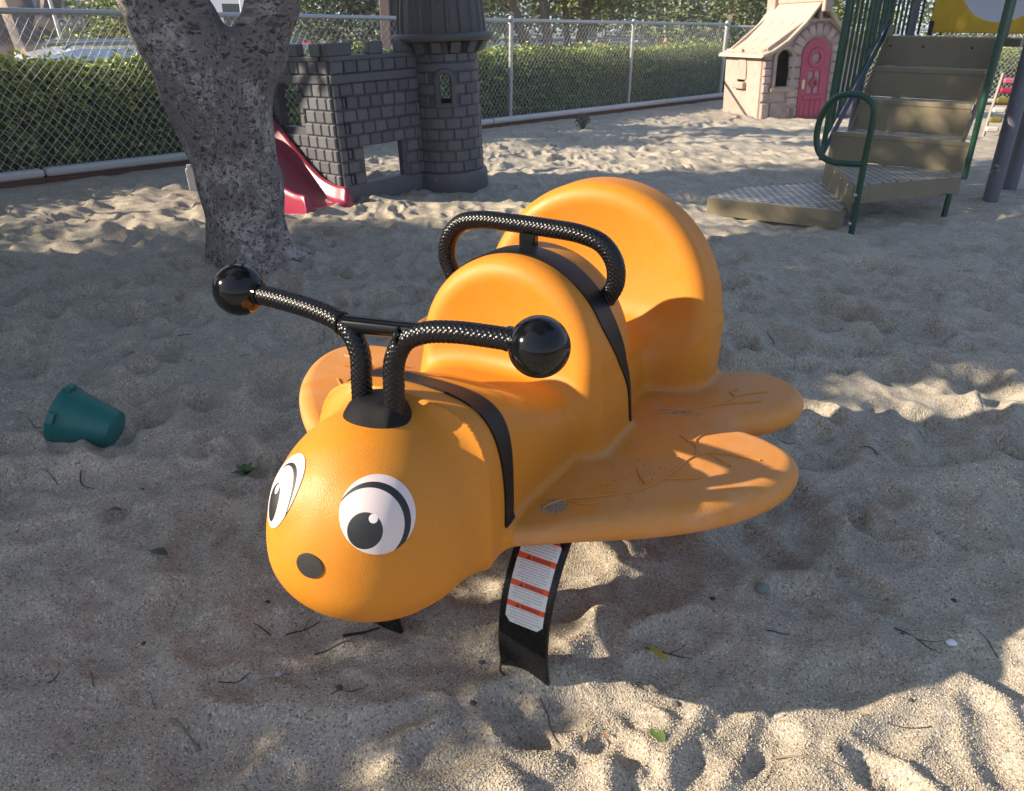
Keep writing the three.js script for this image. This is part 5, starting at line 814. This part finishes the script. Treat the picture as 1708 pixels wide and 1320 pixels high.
// ---------------------------------------------------------------- beyond the fence: cars, trees, shrubs, a wall and poles
const gAt = (d) => d < 1.9 ? 0 : -0.75;
function car(label, x, z, turn, paint, sedan) {
  const c = thing('parked_car', label, 'car', [x, -1.0, z], turn), body = new THREE.MeshPhysicalMaterial({ color: new THREE.Color().setRGB(...paint), metalness: 0.3, roughness: 0.35, clearcoat: 0.8, clearcoatRoughness: 0.08 }), glass = new THREE.MeshPhysicalMaterial({ color: new THREE.Color().setRGB(0.012, 0.014, 0.018), roughness: 0.06, clearcoat: 1 }), dark = M([0.02, 0.02, 0.022]), red = M([0.55, 0.012, 0.02], { roughness: 0.25 });
  const top = sedan ? [[-2.2, 0.35], [-2.25, 0.95], [-1.75, 1.02], [-1.2, 1.38], [-0.4, 1.46], [0.4, 1.40], [1.15, 1.02], [2.1, 0.9], [2.25, 0.6], [2.2, 0.35]] : [[-2.3, 0.38], [-2.36, 0.98], [-2.22, 1.3], [-2.0, 1.66], [-1.4, 1.74], [0.1, 1.72], [0.55, 1.62], [1.2, 1.16], [2.1, 1.02], [2.3, 0.7], [2.26, 0.38]];
  const W = 1.84, g = plate(poly(top), W, 0.12); g.translate(0, 0, -W / 2); const p = g.attributes.position; for (let i = 0; i < p.count; i++) { const y = p.getY(i); if (y > 0.95) p.setZ(i, p.getZ(i) * (1 - 0.20 * (y - 0.95))); } g.computeVertexNormals(); part('body', g, body, c);
  const wins = sedan ? [[[-1.5, 1.05], [-1.1, 1.33], [-0.35, 1.39], [-0.35, 1.05]], [[-0.27, 1.05], [-0.27, 1.39], [0.35, 1.33], [0.95, 1.05]]] : [[[-2.05, 1.1], [-1.86, 1.56], [-1.2, 1.62], [-1.2, 1.1]], [[-1.12, 1.1], [-1.12, 1.62], [-0.2, 1.61], [-0.2, 1.1]], [[-0.12, 1.1], [-0.12, 1.61], [0.42, 1.52], [0.95, 1.12]]];
  for (const s of [-1, 1]) for (const w of wins) { const q = plate(poly(w), 0.03, 0.004), pp = q.attributes.position; for (let i = 0; i < pp.count; i++) { const y = pp.getY(i), zz = (W / 2) * (1 - 0.20 * Math.max(0, y - 0.95)) - 0.012 + pp.getZ(i); pp.setZ(i, s * zz); } q.computeVertexNormals(); part('side_window', q, glass, c); }
  const rear = sedan ? [[-1.78, 1.05], [-1.24, 1.385]] : [[-2.335, 1.06], [-2.03, 1.66]]; const fr = sedan ? [[1.12, 1.06], [0.46, 1.395]] : [[1.18, 1.2], [0.6, 1.61]];
  for (const [[x0, y0], [x1, y1]] of [rear, fr]) { const l = Math.hypot(x1 - x0, y1 - y0); const q = box(0.03, l * 0.86, 1.34, 0, 0, 0, 0.01); q.rotateZ(Math.atan2(y1 - y0, x1 - x0) - Math.PI / 2); q.translate((x0 + x1) / 2 - 0.012 * Math.sign(x1 - x0) * 0, (y0 + y1) / 2 + 0.012, 0); part('windscreen', q, glass, c); }
  for (const s of [-1, 1]) { part('tail_lamp', box(0.08, 0.2, 0.16, rear[0][0] + 0.01, 0.98, s * 0.8, 0.02), red, c); part('headlamp', box(0.1, 0.13, 0.34, 2.16, 0.8, s * 0.68, 0.03), M([0.6, 0.6, 0.62], { roughness: 0.1 }), c); }
  if (!sedan) { part('brake_lamp', box(0.07, 0.07, 0.42, -2.07, 1.70, 0, 0.015), red, c); for (const s of [-1, 1]) part('roof_rail', tube([[-1.8, 1.74, s * 0.66], [-1.6, 1.80, s * 0.66], [0, 1.79, s * 0.66], [0.25, 1.72, s * 0.66]], 0.02, 16, 8), M([0.35, 0.35, 0.36], { metalness: 0.7, roughness: 0.3 }), c); }
  for (const x2 of [-1.4, 1.42]) for (const s of [-1, 1]) { const w = new THREE.Group(); w.name = 'wheel'; w.position.set(x2, 0.34, s * 0.82); c.add(w); const ty = new THREE.CylinderGeometry(0.34, 0.34, 0.22, 28); ty.rotateX(Math.PI / 2); part('tyre', ty, dark, w); const ri = new THREE.CylinderGeometry(0.22, 0.22, 0.235, 20); ri.rotateX(Math.PI / 2); part('rim', ri, M([0.4, 0.4, 0.42], { metalness: 0.7, roughness: 0.3 }), w); }
  return c;
}
car('silver white estate car just behind the left hedge', -6.0, -11.6, -2.45, [0.62, 0.64, 0.68], false);
car('pale blue estate car parked beyond the silver one behind the left hedge', -5.6, -15.2, -2.45, [0.5, 0.58, 0.66], false);
car('dark saloon car glimpsed over the hedge right of the castle tower', 0.1, -17.6, -2.6, [0.05, 0.055, 0.07], false);
car('blue saloon car glimpsed over the hedge between the fence posts', 1.9, -20.5, -2.6, [0.16, 0.22, 0.36], false);
const gb = mulberry(808);
function bush(name, label, cat, x, z, clumps, n, size, cols, trunks, group) {
  n = n * 1.35 | 0; cols = cols.map((c) => c.map((v) => v * 1.45)); const t = thing(name, label, cat, [x, -1.02, z], 0, group);
  for (const pts of trunks) part('trunk', taper(pts, 16, 9), barkB, t);
  leaves('crown', n, blobs(clumps), size, cols, leafMat(0.12), t, gb).userData.kind = 'stuff'; return t;
}
const barkB = (() => { const a = tileNoise(256, 20, 131), b = tileNoise(256, 90, 132); return new THREE.MeshStandardMaterial({ map: tex(256, 256, (i, j) => { const o = j * 256 + i, v = 0.6 + 0.5 * a[o] + 0.3 * b[o]; return [lin2s(0.2 * v), lin2s(0.15 * v), lin2s(0.115 * v)]; }, true, [2, 3]), roughness: 0.9 }); })();
const olive = [[0.12, 0.14, 0.06], [0.09, 0.115, 0.045], [0.16, 0.17, 0.08]], sage = [[0.13, 0.16, 0.10], [0.17, 0.19, 0.12], [0.09, 0.12, 0.07]], lime = [[0.20, 0.22, 0.035], [0.27, 0.26, 0.05], [0.12, 0.16, 0.03]], deep = [[0.035, 0.07, 0.02], [0.05, 0.09, 0.025]];
const cl = (n, rx, ry, rz, x0, x1, y0, y1, z0, z1) => Array.from({ length: n }, () => { const k = 0.7 + 0.6 * gb(); return [mix(x0, x1, gb()), mix(y0, y1, gb()), mix(z0, z1, gb()), rx * k, ry * k, rz * k]; });
const px = (p, Z) => (p - 854) / 1459 * Z; // sideways metres at distance Z
bush('tree', 'yellow green tree with slanting brown stems right of the tower', 'tree', px(905, 17), -17, cl(18, 1.0, 0.55, 0.8, -1.8, 1.8, 2.5, 4.6, -0.8, 0.8), 10500, 0.11, lime, [[[-0.1, 0, 0, 0.13], [-0.25, 1.2, 0, 0.11], [-0.75, 2.6, 0.1, 0.08], [-1.1, 4.2, 0, 0.05]], [[0.1, 0, 0, 0.12], [0.05, 1.4, 0, 0.1], [-0.1, 2.5, 0, 0.08], [-0.2, 4.4, 0.1, 0.04]]]);
bush('tree', 'leaning reddish stemmed tree between the tower and the middle fence post', 'tree', px(955, 17.5), -17.5, cl(12, 0.8, 0.45, 0.6, -0.6, 1.6, 2.6, 4.4, -0.6, 0.6), 5500, 0.1, lime, [[[0, 0, 0, 0.14], [0.02, 1.4, 0, 0.12], [0.2, 2.6, 0, 0.1], [0.45, 4.5, 0, 0.06]], [[-0.05, 0.9, 0, 0.08], [-0.25, 2.2, 0.1, 0.06], [-0.3, 4, 0.1, 0.03]]]);
bush('tree', 'grey green broad tree beyond the middle of the fence', 'tree', px(1120, 24), -24, cl(22, 1.3, 0.8, 1.0, -2.3, 2.4, 0.9, 4.6, -1, 1), 10500, 0.12, sage, [[[0, 0, 0, 0.2], [0.1, 2, 0, 0.16], [-0.2, 4, 0, 0.1]]]);
bush('tree', 'dark olive tree beyond the fence left of the cottage', 'tree', px(1210, 21), -21.5, cl(14, 1.0, 0.7, 0.8, -1.4, 1.3, 0.8, 4.2, -0.8, 0.8), 7000, 0.11, olive, [[[0, 0, 0, 0.16], [0.1, 2, 0, 0.12], [0.2, 3.8, 0, 0.08]]]);
bush('tree', 'tall olive tree standing behind the cottage roof', 'tree', px(1320, 23), -23, cl(16, 1.1, 0.7, 0.9, -1.6, 1.8, 0.9, 4.4, -0.8, 0.8), 8000, 0.115, olive, [[[0, 0, 0, 0.17], [0.1, 2, 0, 0.13], [0, 4, 0, 0.08]]]);
bush('shrub', 'bright yellow green shrub right of the cottage roof', 'shrub', px(1420, 17), -17.5, cl(9, 0.8, 0.6, 0.6, -0.6, 1.0, 0.9, 2.8, -0.5, 0.5), 4600, 0.095, lime, [[[0, 0, 0, 0.07], [0.1, 1.2, 0, 0.05], [0.2, 2.4, 0, 0.03]]]);
bush('tree', 'olive grey tree seen through the green railing bars', 'tree', px(1530, 22), -21, cl(14, 1.1, 0.8, 0.9, -1.5, 1.6, 0.8, 4.2, -0.8, 0.8), 6500, 0.12, [...sage, ...lime], [[[0, 0, 0, 0.16], [0.1, 2, 0, 0.12], [0.1, 3.8, 0, 0.08]]]);
bush('tree', 'pale green tree behind the yellow panel at the right', 'tree', px(1690, 22), -20, cl(14, 1.2, 0.8, 0.9, -1.7, 2.0, 0.8, 4.2, -0.8, 0.8), 6500, 0.12, [...sage, ...olive], [[[0, 0, 0, 0.16], [0.1, 2, 0, 0.12], [-0.1, 3.8, 0, 0.08]]]);
bush('shrub', 'grey olive shrub filling the gap between trunk and tower', 'shrub', px(560, 17), -17, cl(24, 0.8, 0.6, 0.7, -1.3, 1.5, 0.8, 3.4, -0.6, 0.6), 13000, 0.10, [...olive, ...sage], [[[0, 0, 0, 0.09], [0.1, 1.2, 0, 0.07], [0.2, 2.8, 0, 0.04]]]);
bush('shrub', 'dark green shrub with yellow tips left of the near trunk', 'shrub', px(185, 15.5), -15.5, cl(9, 0.7, 0.55, 0.6, -0.5, 0.7, 0.7, 3.0, -0.5, 0.5), 5000, 0.085, [...deep, ...lime], [[[0, 0, 0, 0.07], [0, 1.4, 0, 0.05], [0.1, 2.4, 0, 0.03]]]);
bush('tree', 'distant pale tree line beyond the car park', 'tree', px(980, 38), -38, cl(34, 2.2, 1.1, 1.4, -12, 10, 1.0, 4.0, -1, 1), 14000, 0.22, sage, [[[0, 0, 0, 0.25], [0, 2, 0, 0.2], [0, 4, 0, 0.1]]]);
{ // peeling pale trunk, grey wall, white pole, brown post, white sign at the left
  const tan = (() => { const a = tileNoise(256, 7, 141), b = tileNoise(256, 30, 142); return new THREE.MeshStandardMaterial({ map: tex(256, 256, (i, j) => { const o = j * 256 + i, k = clamp((a[o] - 0.45) * 5), v = 0.85 + 0.3 * b[o]; return [lin2s(mix(0.15, 0.46, k) * v), lin2s(mix(0.13, 0.33, k) * v), lin2s(mix(0.13, 0.24, k) * v)]; }, true, [2, 0.6]), bumpMap: tex(256, 256, (i, j) => { const v = a[j * 256 + i]; return [v, v, v]; }, false, [2, 0.6]), bumpScale: 0.02, roughness: 0.85 }); })();
  const t = thing('tree', 'big tree with peeling tan and grey bark behind the parked cars', 'tree', [px(62, 20), -1.02, -19.5]); part('trunk', taper([[0.1, -0.2, 0, 0.52], [0.0, 1, 0, 0.40], [-0.2, 2, 0, 0.34], [-0.45, 3, 0, 0.32], [-0.8, 5, 0, 0.25]], 24, 18), tan, t); part('limb', taper([[-0.1, 1.3, 0, 0.3], [0.45, 2.3, 0, 0.22], [0.9, 4, 0.1, 0.16]], 14, 12), tan, t);
  const t2 = thing('tree', 'second peeling tan tree trunk at the far left edge', 'tree', [px(-8, 20), -1.02, -19.8]); part('trunk', taper([[0, -0.2, 0, 0.42], [0.02, 1.5, 0, 0.30], [-0.1, 3, 0, 0.28], [-0.2, 5, 0, 0.22]], 20, 16), tan, t2);
  const b = thing('building', 'grey rough stuccoed wall of a low building far behind the cars', 'building', [px(60, 25) - 0.6, -1.02, -26], 0.15); const st = (() => { const a = tileNoise(256, 60, 151), c2 = tileNoise(256, 12, 152); return new THREE.MeshStandardMaterial({ map: tex(256, 256, (i, j) => { const o = j * 256 + i, v = 0.6 + 0.45 * a[o] + 0.3 * c2[o]; return [lin2s(0.34 * v), lin2s(0.31 * v), lin2s(0.31 * v)]; }, true, [0.4, 0.4]), bumpMap: tex(256, 256, (i, j) => { const v = a[j * 256 + i]; return [v, v, v]; }, false, [0.4, 0.4]), bumpScale: 0.03, roughness: 0.95 }); })();
  part('wall', box(7.5, 3.4, 3, -0.6, 1.7, -1.5, 0.02), st, b); part('roof', box(8.1, 0.18, 3.6, -0.6, 3.49, -1.5, 0.03), M([0.2, 0.19, 0.18]), b); part('door', box(0.9, 2.05, 0.06, -1.1, 1.03, 0.01, 0.01), M([0.3, 0.36, 0.46]), b);
  const pole = thing('pole', 'thin leaning white pole behind the parked cars', 'pole', [px(101, 16), -1.02, -16]); part('shaft', rod([0, -0.1, 0], [-0.42, 4.2, 0], 0.035, 10), M([0.7, 0.7, 0.68]), pole); part('foot', rod([0, 0, 0], [0, 0.05, 0], 0.09, 12), M([0.4, 0.4, 0.4]), pole);
  const post = thing('post', 'brown square post rising behind the castle wall', 'post', [px(634, 13.5), -1.02, -13.5]); part('shaft', box(0.15, 4, 0.15, 0, 2, 0, 0.01), M([0.16, 0.115, 0.105], { roughness: 0.7 }), post); part('side_plate', box(0.11, 4, 0.04, 0.13, 2, -0.03, 0.006), M([0.06, 0.055, 0.055]), post);
  const sg = thing('sign', 'pale rounded sign board between the forked limbs', 'sign', [px(403, 14), -1.02, -14]); part('board', box(0.24, 0.9, 0.04, 0.02, 2.35, 0, 0.018), M([0.6, 0.62, 0.6]), sg); part('shaft', rod([0.02, 0, -0.04], [0.02, 2.4, -0.04], 0.03, 10), M([0.4, 0.4, 0.4], { metalness: 0.5 }), sg);
  const st2 = thing('stake', 'short white stake in the sand at the left of the near trunk', 'stake', onSand(-2.25, -5.6, 0)); part('shaft', box(0.05, 0.17, 0.03, 0, 0.07, 0, 0.004, 0, 0.3, 0.06), M([0.6, 0.6, 0.58]), st2); part('tip', box(0.03, 0.03, 0.03, -0.005, 0.165, 0, 0.004, 0, 0.3, 0.06), M([0.55, 0.55, 0.53]), st2);
  const bl = thing('building', 'far white building showing sky blue between the forked limbs', 'building', [px(380, 40), -1.02, -42]); part('wall', box(5, 4.6, 4, 0, 2.3, 0, 0.03), M([0.55, 0.58, 0.62]), bl); part('roof', box(5.5, 0.25, 4.5, 0, 4.72, 0, 0.03), M([0.35, 0.33, 0.32]), bl); for (const x of [-1.5, 0, 1.5]) part('window', box(0.9, 1.1, 0.06, x, 2.2, 2.01, 0.01), M([0.03, 0.04, 0.05], { roughness: 0.1 }), bl);
}
{ // at the right edge: striped toy steps and a burgundy slide far behind the stairs
  const cols = [[0.40, 0.10, 0.16], [0.3, 0.02, 0.05], [0.15, 0.135, 0.02], [0.5, 0.48, 0.44], [0.16, 0.145, 0.025], [0.5, 0.48, 0.45]], s = thing('toy_ladder', 'toy ladder with pink, red, olive and white rungs behind the right railing', 'toy ladder', [px(1668, 9.7) + 0.02, -0.02, -9.4], -0.3); cols.forEach((c, i) => part('rung', box(0.13, 0.06, 0.10, 0.015 * -i, 0.62 - i * 0.1, 0.02 * i, 0.02), M(c, { roughness: 0.4 }), s)); for (const x of [-0.095, 0.075]) part('side_rail', bar([x - 0.05, 0, 0.1], [x + 0.02, 0.7, -0.02], 0.03, 0.04, 0.008), M([0.25, 0.22, 0.2]), s);
  const b = thing('play_slide', 'burgundy plastic slide at the far right edge', 'slide', [px(1740, 9) , -0.02, -8.3], -0.5), red = P([0.16, 0.008, 0.03], { roughness: 0.35 }); const cv = new THREE.CatmullRomCurve3([V(0, 0.75, -0.5), V(0, 0.62, -0.2), V(0, 0.35, 0.25), V(0, 0.16, 0.6), V(0, 0.12, 0.85)]).getPoints(30), pr = [[-0.25, 0.14], [-0.22, 0.15], [-0.2, 0.02], [-0.15, 0], [0.15, 0], [0.2, 0.02], [0.22, 0.15], [0.25, 0.14], [0.26, -0.1], [-0.26, -0.1], [-0.25, 0.14]], pos = [], idx = []; cv.forEach((p) => pr.forEach(([x, y]) => pos.push(x, p.y + y, p.z))); for (let i = 0; i < 30; i++) for (let k = 0; k < 10; k++) { const a = i * 11 + k; idx.push(a, a + 1, a + 11, a + 1, a + 12, a + 11); } const g = new THREE.BufferGeometry(); g.setAttribute('position', new THREE.Float32BufferAttribute(pos, 3)); g.setIndex(idx); g.computeVertexNormals(); part('chute', g, red, b); part('support', [box(0.4, 0.6, 0.2, 0, 0.32, -0.42, 0.03)], red, b);
}
scene.fog = new THREE.FogExp2(0xe2e8ee, 0.002);
scene.traverse((o) => { if (o.isMesh) { o.castShadow = o.receiveShadow = true; } });
renderer.render(scene, camera);
